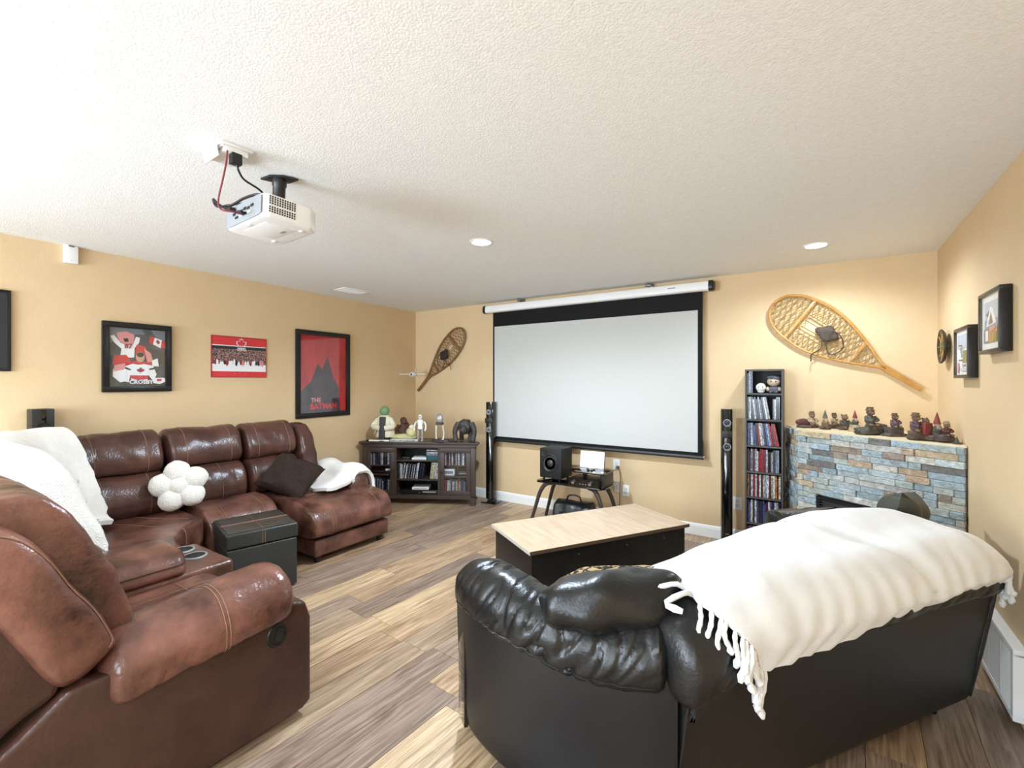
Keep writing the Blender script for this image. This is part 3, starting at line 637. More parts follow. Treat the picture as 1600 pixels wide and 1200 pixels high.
# corner seat
poly = [(-4.08, 1.49), (-3.63, 1.49), (-3.50, 1.33), (-3.32, 1.21), (-3.1, 1.16), (-3.1, .66), (-3.75, .68), (-3.98, .85), (-4.06, 1.1)]
u = sp('corner_seat', MB().prism(poly, .12, .5, .055, 5))
st = []; st.append(MB().tube(cat_open([(-4.0, 1.2, .502), (-3.8, 1.3, .502), (-3.66, 1.4, .5), (-3.62, 1.475, .475)], 14), .0022, 5)); st.append(MB().tube(cat_open([(-3.95, 1.05, .502), (-3.62, 1.2, .502), (-3.5, 1.28, .495), (-3.455, 1.31, .45), (-3.45, 1.31, .2)], 14), .0022, 5)); sps(st, u)
# console with cup holders
u = sp('console', MB().bx(-3.085, -2.625, .55, 1.225, .03, .5, .03, 4), 'leather_brown')
PD = [(-.21, .49), (-.225, .54), (-.17, .595), (0, .615), (.17, .595), (.225, .54), (.21, .49), (0, .485)]
a = puff(MB(), PD, .47, lambda x, q: Vector((-2.855+q.x, .56+x, q.y)), (.05, .06), amp=.006, freq=6, seed=5); sp('console_lid', a)
sp('lid_seam', MB().tube([r[1]+Vector((-.001, 0, .003)) for r in a.rows[3:-3]], .003, 5), 'leather_brown_dark')
sp('lid_seam', MB().tube([r[22]+Vector((.002, 0, .003)) for r in a.rows[3:-3]], .003, 5), 'leather_brown_dark')
for x in (-3.0, -2.845):
    c_ = sp('cup_holder', MB().lathe([(.048, .001), (.05, .006), (.056, .006), (.06, .0015), (.06, -.002)], (x, 1.12, .5), 28), 'plastic_grey')
    sp('cup_well', MB().lathe([(.001, .0022), (.05, .0022), (.05, .004), (.049, .0045), (.046, .0035), (.001, .003)], (x, 1.12, .5), 28), 'matte_black', c_)
sp('console_back', puff(MB(), [(.24, .5), (.17, .88), (.25, .93), (.36, .88), (.5, .55), (.4, .48)], .40, lambda x, q: Vector((-3.06+x, q.x, q.y)), (.05, .05), amp=.006), 'leather_back')
# recliner
RB = [(.58, .50), (.60, .62), (.57, .74), (.535, .84), (.48, .96), (.41, 1.07), (.32, 1.12), (.22, 1.08), (.24, .85), (.36, .5)]
a = puff(MB(), RB, .66, lambda x, q: Vector((-2.64+x, q.x, q.y)), (.06, .03), amp=.012, freq=7, seed=12, nprof=72, nlen=60, fold=(.009, 13, .04)); u = sp('recliner_back_cushion', a)
WG = [(.51, .60), (.505, .66), (.44, .80), (.335, .985), (.24, 1.06), (.14, 1.03), (.15, .95), (.25, .80), (.36, .57), (.42, .535)]
a = puff(MB(), WG, .19, lambda x, q: Vector((-2.03+x, q.x, q.y)), (.02, .06), amp=.008, freq=6, seed=6, nprof=48); u = sp('recliner_back_wing', a)
k_ = len(a.rows)-5; st = []
row = a.rows[k_]; cn = sum(row, Vector())/len(row)
sel = sorted([p for p in row if p.y > cn.y-.02 or p.z > 1.02], key=lambda p: -p.z)
st.append(MB().tube([p+(p-cn).normalized()*.002 for p in row[0:22]], .0022, 5)); sps(st, u)
SH = [(.385, .565), (.245, .84), (.14, .98), (.02, .98), (-.06, .8), (-.02, .5), (.06, .32), (.28, .475)]
sp('recliner_back_shell', puff(MB(), SH, .74, lambda x, q: Vector((-2.62+x, q.x, q.y)), (.02, .012), amp=.001, nprof=64), 'leather_brown_dark')
sp('piping', MB().tube([(-1.882, .392, .56), (-1.882, .32, .70), (-1.882, .25, .845), (-1.882, .15, .975)], .006, 6), 'leather_brown_dark')
SID = [(1.19, .05), (1.19, .42), (1.165, .495), (1.1, .515), (.9, .5), (.5, .53), (.40, .53), (.30, .45), (.05, .28), (.05, .03), (1.15, .03)]
rows = []
b = bmesh.new(); vs = [b.verts.new((-1.98, p[0], p[1])) for p in SID]; f_ = b.faces.new(vs); r_ = bmesh.ops.extrude_face_region(b, geom=[f_])
for v in r_['geom']:
    if isinstance(v, bmesh.types.BMVert): v.co.x = -1.862
bmesh.ops.recalc_face_normals(b, faces=b.faces); bmesh.ops.bevel(b, geom=list(b.edges), offset=.018, segments=3, profile=.6, affect='EDGES')
sp('side_panel', MB().bm(b), 'leather_brown_dark')
AP = [(-2.125, .47), (-2.15, .55), (-2.11, .625), (-2.0, .655), (-1.895, .63), (-1.835, .56), (-1.83, .485), (-1.87, .45), (-2.0, .46)]
def armpl(x, q): return Vector((q.x, .475+x, q.y+.045*(x/.64-.7)-.05*max(0, .18-x)))
a = puff(MB(), AP, .655, armpl, (.07, .08), amp=.010, freq=6, seed=15, nlen=70, nprof=48, fold=(.007, 14, .05)); u = sp('arm_pad', a)
st = []; stitch(st, a, .35, 6, 40); stitch(st, a, .366, 6, 40); sps(st, u)
RS = [(.45, .2), (.46, .46), (.55, .485), (.75, .48), (.95, .485), (1.08, .475), (1.16, .40), (1.175, .25), (1.15, .12), (.8, .12)]
a = puff(MB(), RS, .49, lambda x, q: Vector((-2.62+x, q.x, q.y)), (.035, .035), amp=.01, freq=5, seed=16); u = sp('recliner_seat', a)
st = []; st.append(MB().tube([max(r, key=lambda p: p.z-abs(p.y-.93)*2)+Vector((0, 0, .002)) for r in a.rows[7:-7]], .0022, 5)); stitch(st, a, .14, 8, 20); sps(st, u)
k_ = sp('release_handle', MB().lathe([(.028, 0), (.032, .006), (.04, .006), (.044, 0)], (-1.864, 1.035, .405), 24, Matrix.Rotation(PI/2, 4, 'Y'), 1.15, 1), 'plastic_black')
sp('handle_cup', MB().lathe([(.001, -.002), (.03, -.002), (.03, .002), (.001, .0025)], (-1.862, 1.035, .405), 20, Matrix.Rotation(PI/2, 4, 'Y'), 1.15, 1), 'matte_black', k_)
sp('handle_lever', MB().box((-1.858, 1.043, .405), (.008, .03, .05), bev=.003, rx=R(-20)), 'satin_black', k_)
# ------------------------------------------------------------------ soft things on the sectional
def fleece(P, amp=.008, fr=7, seed=0): return P+Vector((noise.noise(P*fr+Vector((seed, 0, 0))), noise.noise(P*fr+Vector((0, seed, 5))), noise.noise(P*fr+Vector((3, 1, seed)))))*amp
BL = cat_open([(-.04, .72, 0), (-.03, .96, 0), (.05, 1.09, 0), (.17, 1.135, 0), (.29, 1.09, 0), (.38, .96, 0), (.43, .83, 0), (.49, .68, 0), (.52, .57, 0), (.58, .54, 0)], 40)
def corner_blanket(u, v):
    w_ = max(0, (u-.84)/.16); uu = min(u, .84)/.84
    ve = v*lerp([(0, 1), (.5, 1), (1, .84)], uu)*40; k_ = min(39, int(ve)); q = BL[k_].lerp(BL[k_+1], ve-k_); s0 = .58+.09*math.sin(v*5)*v
    s_ = s0+(CP.L-.01-s0)*uu; p, n = CP.at(s_); hang = -.02*math.sin(uu*9+v*3)*max(0, v-.5)
    z = q.y+.01+hang-w_*.22*max(.15, min(1, (q.y-.5)/.4)); z = max(z, .545)
    return fleece(p+n*(q.x+.012*math.sin(uu*15)*v)+Vector((.03*min(1, w_*3)+.01*w_, 0, z)), .014, 6, 2)
tag(sheet(corner_blanket, 52, 40, .03).build('fleece_blanket', 'fleece_white'), 'thick cream fleece blanket draped over the corner back of the brown sofa', 'blanket', 'white blankets')
AC = cat_open([(2.40, .505, 0), (2.55, .525, 0), (2.66, .57, 0), (2.72, .635, 0), (2.82, .65, 0), (2.92, .63, 0), (2.97, .56, 0), (2.985, .46, 0)], 24)
def arm_blanket(u, v):
    q = AC[int(round(v*24))]; xa = -4.22+.05*math.sin(v*6); xb = -3.57+.06*math.sin(v*5+1)-.1*max(0, .3-v)
    x = xa+(xb-xa)*u
    return fleece(Vector((x, q.x, q.y+.012*math.sin(x*17+v*4)-.05*max(0, u-.85)/.15*(1 if v > .3 else 0))), .02, 8, 6)
tag(sheet(arm_blanket, 30, 24, .028).build('fleece_blanket', 'fleece_white'), 'white fleece blanket heaped over the far arm of the chaise', 'blanket', 'white blankets')
# flower pillow
t = thing('flower_pillow', 'white fluffy flower shaped pillow leaning on the brown sofa back', 'pillow', (-3.865, 1.425, .70), R(62), rx=R(-14))
for k in range(5):
    a = 2*PI*k/5+.5; MB().blob((.095*math.cos(a), 0, .095*math.sin(a)), (.092, .07, .085), 24, amp=.05, freq=30, seed=k, ry=-a).build('petal', 'sherpa', t)
MB().blob((0, -.012, 0), (.08, .066, .08), 20, amp=.04, freq=30).build('centre', 'sherpa', t)
pm = pillow(.43, .43, .15, seed=3)
for v in pm.v: v.xyz = Matrix.Translation((-3.86, 2.27, .625)) @ Matrix.Rotation(R(70), 4, 'Z') @ Matrix.Rotation(R(-52), 4, 'X') @ Matrix.Rotation(R(38), 4, 'Y') @ v
tag(pm.build('throw_pillow', 'fabric_brown'), 'dark brown fabric throw pillow tipped over on the chaise', 'pillow')
# ------------------------------------------------------------------ storage ottoman
an = math.atan2(1.857-1.415, -3.089+3.198)
t = thing('storage_ottoman', 'black leather storage ottoman with stitched brown tinted lid beside the sofa', 'ottoman', (-3.365, 1.71, 0), an-PI/2)
w, d = .455, .45
MB().bx(-w/2+.006, w/2-.006, -d/2+.006, d/2-.006, .012, .345, .012, 3).build('body', 'leather_grey', t)
l_ = MB().bx(-w/2, w/2, -d/2, d/2, .35, .452, .018, 4).build('lid', 'leather_grey', t)
MB().bx(-w/2+.016, w/2-.016, -d/2+.016, d/2-.016, .4505, .4565, .003).build('lid_top', 'leather_grey_top', l_)
st = []
for k in (-.008, .008): st.append(MB().tube([(k, -d/2+.01, .4575), (k, d/2-.01, .4575)], .0018, 5)); st.append(MB().tube([(w/2+.001, k, .36), (w/2+.001, k, .44)], .0018, 5))
st.append(MB().tube([(-w/2+.01, .0, .4575), (w/2-.01, .0, .4575)], .0018, 5)); [m_.build('stitching', 'thread', l_) for m_ in st]
for q in ((-.18, -.18), (.18, -.18), (.18, .18), (-.18, .18)): MB().lathe([(.015, 0), (.018, .014)], (q[0], q[1], 0), 10).build('foot', 'plastic_black', t)
# ------------------------------------------------------------------ coffee table
t = thing('coffee_table', 'low black box coffee table with pale wood top', 'table', (-1.327, 3.003, 0), R(58.6))
MB().bx(-.615, .615, -.275, .275, 0, .425, .003).build('box_body', 'satin_black', t)
tp_ = MB().bx(-.635, .635, -.296, .296, .4285, .45).build('tabletop', 'laminate_maple', t)
MB().bx(-.636, .636, -.2985, -.296, .428, .4495).build('edge_band', 'edge_walnut', tp_); MB().bx(-.6385, -.636, -.297, .297, .428, .4495).build('edge_band', 'edge_light', tp_)
MB().bx(-.636, .636, .296, .2985, .428, .4495).build('edge_band', 'edge_walnut', tp_); MB().bx(.636, .6385, -.297, .297, .428, .4495).build('edge_band', 'edge_light', tp_)
for x in (-.28, .1, .42): MB().lathe([(.004, 0), (.004, .0015)], (x, -.2755, .375), 8, Matrix.Rotation(PI/2, 4, 'X')).build('screw_cap', 'plastic_grey', t)
MX = Matrix.Rotation(PI/2, 4, 'X')
# ------------------------------------------------------------------ black leather sofa seen from behind
bs = thing('leather_sofa', 'black leather sofa with curved padded arms, its back to the viewer', 'sofa', (-.341, 1.416, 0), math.atan2(.816, .577))
SL = 1.6
AP_ = Path([(-.46, .80), (-.445, .62), (-.37, .42), (-.23, .215), (-.09, .07), (.0, .0)])
def aplace(flip, kf=.1):
    def f(x, q):
        p, n = AP_.at(x); P = p+n*q.x+Vector((0, 0, q.y))
        if flip: P.x = SL-.06-P.x*(kf if P.x < 0 else 1); P.y += .06 if kf < .3 else 0
        return P
    return f
for fl in (0, 1):
    pn = puff(MB(), [(.0, .06), (-.012, .3), (-.02, .54), (.0, .575), (.1, .575), (.12, .3), (.11, .06)], AP_.L, aplace(fl), (.004, .004), amp=.002, freq=3, nprof=56); u = pn.build('arm_panel', 'leather_black_panel', bs)
    rl = [(-.03, .53), (-.05, .59), (-.03, .66), (.04, .705), (.13, .70), (.21, .65), (.235, .57), (.19, .50), (.06, .49)]
    a = puff(MB(), rl, AP_.L-.02, lambda x, q: aplace(fl, .35)(x, Vector((q.x, q.y+.02*math.sin(x*7), 0))), (.07, .05), amp=.008, freq=7, seed=3+fl, nprof=72, nlen=130, fold=(.016, 20, .09)); u = a.build('arm_cushion', 'leather_black', bs)
    MB().tube([r[3] for r in a.rows[6:-6]], .003, 5).build('seam', 'leather_black_panel', u)
    s_ = 1 if not fl else -1; o_ = 0 if not fl else SL
    MB().bx(o_+s_*-.475*(1 if not fl else .12), o_+s_*-.455*(1 if not fl else .05), .70, .795, .05, .55, .006).build('arm_front_strip', 'gloss_black', bs)
BK = [(.06, .1), (.03, .1), (-.005, .3), (-.045, .54), (-.06, .64), (-.05, .76), (.03, .80), (.12, .76), (.14, .4), (.12, .1)]
u = puff(MB(), BK, SL, lambda x, q: Vector((x, q.x, q.y-(.16*max(0, .35-x)/.35 if q.y > .62 else 0))), (.012, .012), amp=.0015, nprof=64, freq=3).build('back_panel', 'leather_black_panel', bs)
MB().tube([(.0, .03, .1), (0, -.008, .3), (0, -.047, .54), (0, -.06, .64)], .005, 6).build('seam', 'leather_black', u)
MB().tube([(SL, .03, .1), (SL, -.008, .3), (SL, -.047, .54), (SL, -.06, .64)], .006, 6).build('seam', 'leather_black', u)
RO = [(-.075, .60), (-.1, .67), (-.07, .76), (.02, .81), (.12, .79), (.17, .70), (.13, .61), (.02, .585)]
puff(MB(), RO, SL+.05, lambda x, q: Vector((x-.04, q.x, q.y-.09*max(0, .3-x)/.3)), (.05, .05), amp=.008, freq=6, seed=9, nprof=56, nlen=150, fold=(.010, 14, .07)).build('back_roll', 'leather_black', bs)
MB().bx(.06, SL-.06, .1, .84, .07, .30, .02).build('seat_base', 'leather_black_panel', bs)
for k in range(2):
    x0 = .05+.752*k; xb = .32 if k == 0 else x0; lb = .745-(xb-x0)
    puff(MB(), [(.16, .31), (.15, .42), (.3, .47), (.6, .47), (.82, .44), (.88, .37), (.85, .29), (.5, .28)], .745, lambda x, q: Vector((x0+x, q.x, q.y)), (.06, .06), amp=.01, freq=5, seed=k).build('seat_cushion', 'leather_black', bs)
    puff(MB(), [(.16, .45), (.10, .66), (.12, .77), (.21, .805), (.31, .77), (.36, .64), (.37, .5), (.28, .44)], lb, lambda x, q: Vector((xb+x, q.x, q.y)), (.08, .08), amp=.012, freq=6, seed=k+4, ruf=.006).build('back_cushion', 'leather_black', bs)
for q in ((-.2, .25), (-.40, .72), (SL-.06, .25), (SL-.06, .72), (.1, .12), (SL-.1, .12)): MB().lathe([(.022, 0), (.03, .08)], (q[0], q[1], 0), 12).build('leg', 'plastic_black', bs)
# world placement helper for loose things on the sofa
BM = bs.matrix_basis.copy()
def onsofa(mb, *mats):
    Mx = BM
    for m_ in mats: Mx = Mx @ m_
    for v in mb.v: v.xyz = Mx @ v
    return mb
T = Matrix.Translation; RX = lambda a: Matrix.Rotation(R(a), 4, 'X'); RY = lambda a: Matrix.Rotation(R(a), 4, 'Y'); RZ = lambda a: Matrix.Rotation(R(a), 4, 'Z')
pm = onsofa(MB().blob((0, 0, 0), (.262, .17, .1), 64, amp=.14, freq=10, seed=5, pw=.75), T((-.05, .245, .70)), RZ(-14), RX(-24))
tag(pm.build('leather_cushion', 'leather_black'), 'plump black leather cushion at the left end of the black sofa', 'cushion', 'loose cushions on the black sofa')
pm = onsofa(pillow(.42, .38, .14, seed=2), T((.03, .43, .605)), RZ(-14), RX(40))
tag(pm.build('leopard_cushion', 'fabric_leopard'), 'leopard print cushion peeking out behind the plump black cushion', 'cushion', 'loose cushions on the black sofa')
pm = onsofa(pillow(.36, .36, .16, seed=4), T((1.10, .45, .69)), RZ(-10), RX(15))
tag(pm.build('leather_cushion', 'leather_black'), 'dark leather cushion showing above the white throw beside the movie shelf', 'cushion', 'loose cushions on the black sofa')
pm = onsofa(pillow(.5, .44, .18, seed=6), T((1.70, .36, .69)), RZ(20), RX(12), RY(9))
tag(pm.build('olive_cushion', 'pillow_olive'), 'dark olive cushion rising above the white throw in front of the fireplace', 'cushion', 'loose cushions on the black sofa')
# ------------------------------------------------------------------ white throw with tassels
tw = thing('throw_blanket', 'white tasselled throw spread over the back of the black leather sofa', 'blanket', (-.341, 1.416, 0), math.atan2(.816, .577), 'white blankets')
RIDGE = [(.0, .72), (.1, .735), (.26, .755), (.49, .80), (.73, .835), (1.08, .86), (1.25, .857), (1.4, .845), (1.5, .82), (1.6, .77)]
LOW = [(.2, .585), (.34, .575), (.59, .60), (.93, .63), (1.2, .655), (1.6, .645), (1.7, .63)]
def throw(u, v):
    sl = lerp([(0, .10), (.3, .14), (.55, .06), (.8, .16), (1, .24)], v); sr = lerp([(0, 1.48), (.35, 1.5), (.6, 1.54), (1, 1.55)], v)
    s_ = sl+(sr-sl)*u; rz = lerp(RIDGE, s_); lz = lerp(LOW, s_)
    prof = [(.44, rz-.17), (.40, rz-.05), (.31, rz), (.20, rz+.016), (.08, lerp([(0, .76), (.3, .82), (1.4, .84), (1.6, .79)], s_)), (-.02, lerp([(0, .765), (.3, .825), (1.4, .83), (1.6, .78)], s_)), (-.095, lerp([(0, .72), (.3, .77), (1.4, .77), (1.6, .73)], s_)), (-.12, .69), (-.105, .5*(lz+.68)), (-.085, lz)]
    k = min(8.9999, v*9); i = int(k); f = k-i
    p0, p1, p2, p3 = prof[max(i-1, 0)], prof[i], prof[i+1], prof[min(i+2, 9)]
    cr = lambda a, b, c, d: .5*(2*b+(c-a)*f+(2*a-5*b+4*c-d)*f*f+(3*b-a-3*c+d)*f**3)
    t_ = cr(p0[0], p1[0], p2[0], p3[0]); z_ = cr(p0[1], p1[1], p2[1], p3[1])
    # folds: a valley between the two cushions, fine gathers towards the hem
    z_ -= .03*math.exp(-((s_-.80-.35*v)/.05)**2)*(.35 if v < .2 else 1)*(1 if v < .75 else .3)
    gth = max(0, v-.5)*2
    t_ += gth*.006*math.sin(s_*62+5*noise.noise(Vector((s_*3, v*2, 0)))+v*9)-gth*.004
    z_ += .010*noise.noise(Vector((s_*4, v*4, 1)))+.006*noise.noise(Vector((s_*9+v*5, v*4, 4)))
    return Vector((s_, t_, z_+.012))
cl = sheet(throw, 110, 54, .016); cl.build('cloth', 'throw_white', tw)
rt_ = random.Random(4)
def tassel(p, d, L, swing=.02, seed=0):
    rr = random.Random(seed); pts = []; n = 9
    for i in range(n+1):
        f = i/n
        q = Vector(p)+Vector(d)*(min(f, .22)*L)+Vector((0, 0, -max(0, f-.15)*L))
        q += Vector((math.sin(f*5+seed)*swing*f, math.cos(f*4+seed*2)*swing*f*.5, 0)); pts.append(q)
    rad = [.0055, .006, .0078, .0062, .0082, .0064, .0082, .0068, .0125, .006]
    MB().tube(pts, rad, 8).build('tassel', 'throw_white', tw)
G = cl.g
for k in range(15):   # left edge, hanging down the sofa back
    v = .56+.44*k/14; j = int(round(v*54)); p = G[0][j]
    tassel(p, Vector((-.2, -.12, -.2)), .10+.04*(k % 3)/2+(.02 if k > 11 else 0), .015, k)
for k in range(9):    # left edge on the top, bunched on the cushion
    v = .1+.4*k/8; j = int(round(v*54)); p = G[0][j]
    q = p+Vector((-.06-.05*rt_.random(), .0, -.004)); 
    pts = cat_open([p, p+Vector((-.035, .01*math.sin(k*3), .016)), q+Vector((-.01, .03*math.sin(k*2), .0)), q+Vector((.02, .05*math.cos(k*2), -.012))], 8)
    MB().tube(pts, [.007, .008, .0085, .008, .009, .008, .009, .012, .008], 8).build('tassel', 'throw_white', tw)
for k in range(8):    # right edge
    v = .55+.45*k/7; p = G[110][int(round(v*54))]; tassel(p, Vector((.25, -.05, 0)), .10+.03*(k % 2), .012, k+30)
for k in range(6):    # front corner on the ridge
    p = G[84+3*k][1]+Vector((0, .01, .01)); pts = cat_open([p, p+Vector((.01, .03, .035)), p+Vector((.025, .05, .03)), p+Vector((.04, .075, .0))], 8)
    MB().tube(pts, [.007, .008, .0085, .008, .009, .008, .009, .012, .008], 8).build('tassel', 'throw_white', tw)
# ------------------------------------------------------------------ corner fireplace with ledgestone face
FA = Vector((-.107, 4.294)); FB = Vector((.744, 3.69)); fl_ = (FB-FA).length; fth = math.atan2(FB.y-FA.y, FB.x-FA.x); MZ = 1.084
t = thing('corner_fireplace', 'corner fireplace faced with blue grey ledgestone under a cream mantel shelf', 'fireplace', (FA.x, FA.y, 0), fth)
iv = t.matrix_basis.inverted(); loc2 = lambda x, y: (iv @ Vector((x, y, 0))).xy[:]
body = [loc2(FA.x+.012, FA.y+.02), loc2(FB.x-.006, FB.y+.03), loc2(xr(3.9)-.004, 4.2), loc2(xr(4.5)-.004, D-.005), loc2(-.185, D-.005)]
MB().prism(body, 0, MZ-.012).build('core', 'stone_backer', t)
MB().prism([loc2(FA.x, FA.y), loc2(FB.x-.004, FB.y), loc2(xr(4.2)-.003, 4.2), loc2(xr(4.58)-.003, D-.003), loc2(-.2, D-.003)], MZ-.012, MZ).build('mantel_top', 'mantel_cream', t)
FX0, FX1, FZ = .151, .86, .585
rs = random.Random(8); NR = 25; rh = (MZ-.012)/NR
def stone(par, x0, x1, z0, z1, base, rz=0, org=(0, 0)):
    o_ = rs.uniform(.004, .022)
    m_ = MB().bx(x0+.0008, x1-.0008, -o_, base, z0+.0006, z1-.0006, .003, 1)
    ca, sa = math.cos(rz), math.sin(rz)
    cx, cz = (x0+x1)/2, (z0+z1)/2
    for v in m_.v: v.xyz = (v.x-cx, v.y, v.z-cz)
    s_ = m_.build('stone', 'stone', par, smooth=False); s_.location = (org[0]+ca*cx, org[1]+sa*cx, cz); s_.rotation_euler.z = rz
for r in range(NR):
    z0 = r*rh; z1 = z0+rh
    x = -rs.uniform(0, .1)
    while x < fl_-.008:
        w = rs.choice([.07, .1, .13, .16, .19, .22, .15]); a, b = max(x, 0), min(x+w, fl_-.008)
        if fl_-.008-b < .03: b = fl_-.008
        x = b if b > a else x+w
        if z0 < FZ-.01:
            if a >= FX0-.012 and b <= FX1+.012: continue
            if a < FX0 < b: b = FX0
            if a < FX1 < b: a = FX1
            if FX0 <= a and b <= FX1: continue
        if b-a < .012: continue
        stone(t, a, b, z0, z1, .012)
    # return towards the far wall
    q = loc2(-.195, D-.006); ang2 = math.atan2(-q[1], -q[0]); Ls = math.hypot(*q); x = 0
    while x < Ls-.005:
        w = rs.choice([.08, .12, .16]); b = min(x+w, Ls-.004); b = Ls-.004 if Ls-b < .03 else b
        stone(t, x, b, z0, z1, .01, ang2, q); x = b
ins = MB().bx(FX0, FX1, -.012, .012, FZ-.02, FZ).bx(FX0, FX0+.025, -.012, .012, .04, FZ-.02).bx(FX1-.025, FX1, -.012, .012, .04, FZ-.02).bx(FX0, FX1, -.012, .012, .02, .045).build('insert_surround', 'firebox', t)
for k in range(4): MB().box(((FX0+FX1)/2, -.004, FZ-.035-.02*k), (FX1-FX0-.05, .022, .004), rx=R(-25)).build('louvre', 'satin_black', ins)
MB().bx(FX0+.03, FX1-.03, -.006, -.002, .06, FZ-.12).build('fire_glass', 'gloss_black', ins)
# ------------------------------------------------------------------ tall movie shelf
def case_colors(n, seed, pal):
    r_ = random.Random(seed); return [r_.choice(pal) for _ in range(n)]
CN = {'white': 'dcdcde', 'pale grey': 'a9afb6', 'dark blue': '1f2f52', 'blue': '3f62a0', 'pale blue': '9db6d6', 'black': '17171b', 'dark grey': '40424a', 'red': 'a3202b', 'maroon': '5f1c24', 'orange': 'd38c3f', 'cream': 'd9cfae', 'teal': '3d7f8c', 'purple': '59497c', 'green': '3f6a4b', 'brown': '5f4938'}
pal_a = ['white', 'pale grey', 'dark grey', 'black', 'pale grey', 'white', 'dark blue']; pal_b = ['dark blue', 'white', 'pale blue', 'pale grey', 'red', 'black', 'purple', 'white', 'blue']
pal_c = ['dark grey', 'black', 'dark blue', 'white', 'pale grey', 'maroon', 'pale blue']; pal_d = ['white', 'red', 'orange', 'dark blue', 'teal', 'cream', 'pale blue', 'maroon', 'dark grey', 'white']
pal_e = ['dark blue', 'white', 'pale blue', 'purple', 'cream', 'black', 'pale grey', 'blue', 'maroon']
cache = {}
def case_mesh(w, dd, h):
    k = (round(w, 4), round(dd, 4), round(h, 4))
    if k not in cache:
        o = MB().bx(-w/2, w/2, 0, dd, 0, h, .0012, 1).build('case', 'case_print', None, smooth=False); cache[k] = o.data; bpy.data.objects.remove(o)
    return cache[k]
def add_case(name, mat4, w, dd, h, col, label, cat, group):
    o = bpy.data.objects.new(name, case_mesh(w, dd, h)); COL.objects.link(o); o.matrix_basis = mat4
    jr = random.Random(hash(label) % 1000 if 0 else sum(map(ord, label))); kk = jr.uniform(.7, 1.12); o.color = tuple(min(1, c_*kk) for c_ in srgb(CN[col])[:3])+(1,); tag(o, label, cat, group); return o
tX, tY = -.3585, 4.37
t = thing('movie_shelf', 'tall narrow dark movie shelf packed with disc cases beside the fireplace', 'bookcase', (tX, tY, 0))
w = .284
for s in (-1, 1): MB().bx(s*w/2, s*(w/2-.014), 0, .19, 0, 1.565, .001).build('side_panel', 'wood_shelf', t)
MB().bx(-w/2+.014, w/2-.014, .184, .19, .03, 1.55).build('back_panel', 'wood_espresso_in', t)
ZS = [.035, .257, .479, .695, .917, 1.141, 1.362]
MB().bx(-w/2+.014, w/2-.014, 0, .184, 1.55, 1.565).build('top_panel', 'wood_shelf', t)
for z in ZS: MB().bx(-w/2+.014, w/2-.014, .003, .184, z-.014, z).build('shelf', 'wood_shelf', t)
ROW = ['bottom', 'second lowest', 'third lowest', 'middle', 'third highest', 'second highest', 'top']
for k, z in enumerate(ZS):
    pal = [pal_e, pal_e, pal_d, pal_c, pal_b, pal_a, pal_a][k]; rk = random.Random(40+k)
    prev = None; x = -w/2+.0165; i = 0; n = 3 if k == 6 else 17; lean = 0
    while i < n and x < w/2-.032:
        wd = .0142 if rk.random() < .8 else .0118; h_ = .19 if wd > .013 else .172
        gap = 0
        if k == 5 and i == 12: x += .016
        if k == 4 and i == 13: n = 16
        la_ = 0
        if k == 5 and 3 <= i < 12: la_ = R(-4.5-.4*i)
        if k == 4 and i >= 2: la_ = R(-2-.55*i)
        col = rk.choice([c_ for c_ in pal if c_ != prev]); prev = col
        if k == 4 and i >= 12: col = 'red' if i != 13 else 'maroon'
        if k == 3 and i in (6, 7, 8): col = 'red'
        if k == 2 and i == 0: col = 'orange'
        Mx = T((tX+x+wd/2, tY+.010+rk.uniform(0, .012), z+.0004+(wd/2*abs(math.sin(la_))))) @ Matrix.Rotation(la_, 4, 'Y')
        add_case('movie_case', Mx, wd, .135, h_, col, '%s movie case, %s from left, %s level of the tall movie shelf' % (col, NTH[i], ROW[k]), 'movie case', 'movie cases in the tall shelf')
        x += wd+.0006+(.0006 if la_ else 0); i += 1
        if k == 0 and i > 12: break
# plush figures on its top shelf
t = thing('plush_toy', 'small white round plush head on the top shelf of the movie shelf', 'toy', (tX-.025, tY+.06, 1.3625), group='toys on the movie shelf')
MB().blob((0, 0, .048), (.04, .038, .038), 18, amp=.05, freq=40).build('head', 'sherpa', t); MB().blob((0, 0, .016), (.028, .026, .016), 14).build('neck', 'sherpa', t)
for s in (-1, 1): MB().blob((s*.015, -.035, .052), (.0045, .004, .0055), 8).build('eye', 'matte_black', t)
t = thing('plush_toy', 'crocheted doll in a grey cap and dress on the movie shelf', 'toy', (tX+.07, tY+.062, 1.3625), group='toys on the movie shelf')
mat('yarn_grey', '5b5a66', '6b6a76', sc=90, rough=.9, bump=.8, bsc=160); mat('yarn_cream', 'dcc9ae', 'cdb99b', sc=90, rough=.9, bump=.8, bsc=160)
MB().blob((0, 0, .034), (.04, .03, .034), 16, amp=.1, freq=30).build('body', 'yarn_grey', t); MB().blob((0, 0, .1), (.05, .044, .042), 18).build('head', 'yarn_cream', t)
MB().blob((.004, .004, .128), (.055, .048, .026), 18, ry=R(8)).build('cap', 'yarn_grey', t); MB().blob((-.02, -.03, .134), (.03, .022, .008), 12).build('cap_brim', 'yarn_grey', t)
for s in (-1, 1):
    MB().blob((s*.017, -.042, .1), (.005, .004, .006), 8).build('eye', 'matte_black', t); MB().blob((s*.043, -.008, .036), (.014, .014, .02), 10).build('arm', 'yarn_cream', t); MB().blob((s*.02, -.025, .012), (.014, .018, .012), 10).build('foot', 'yarn_grey', t)
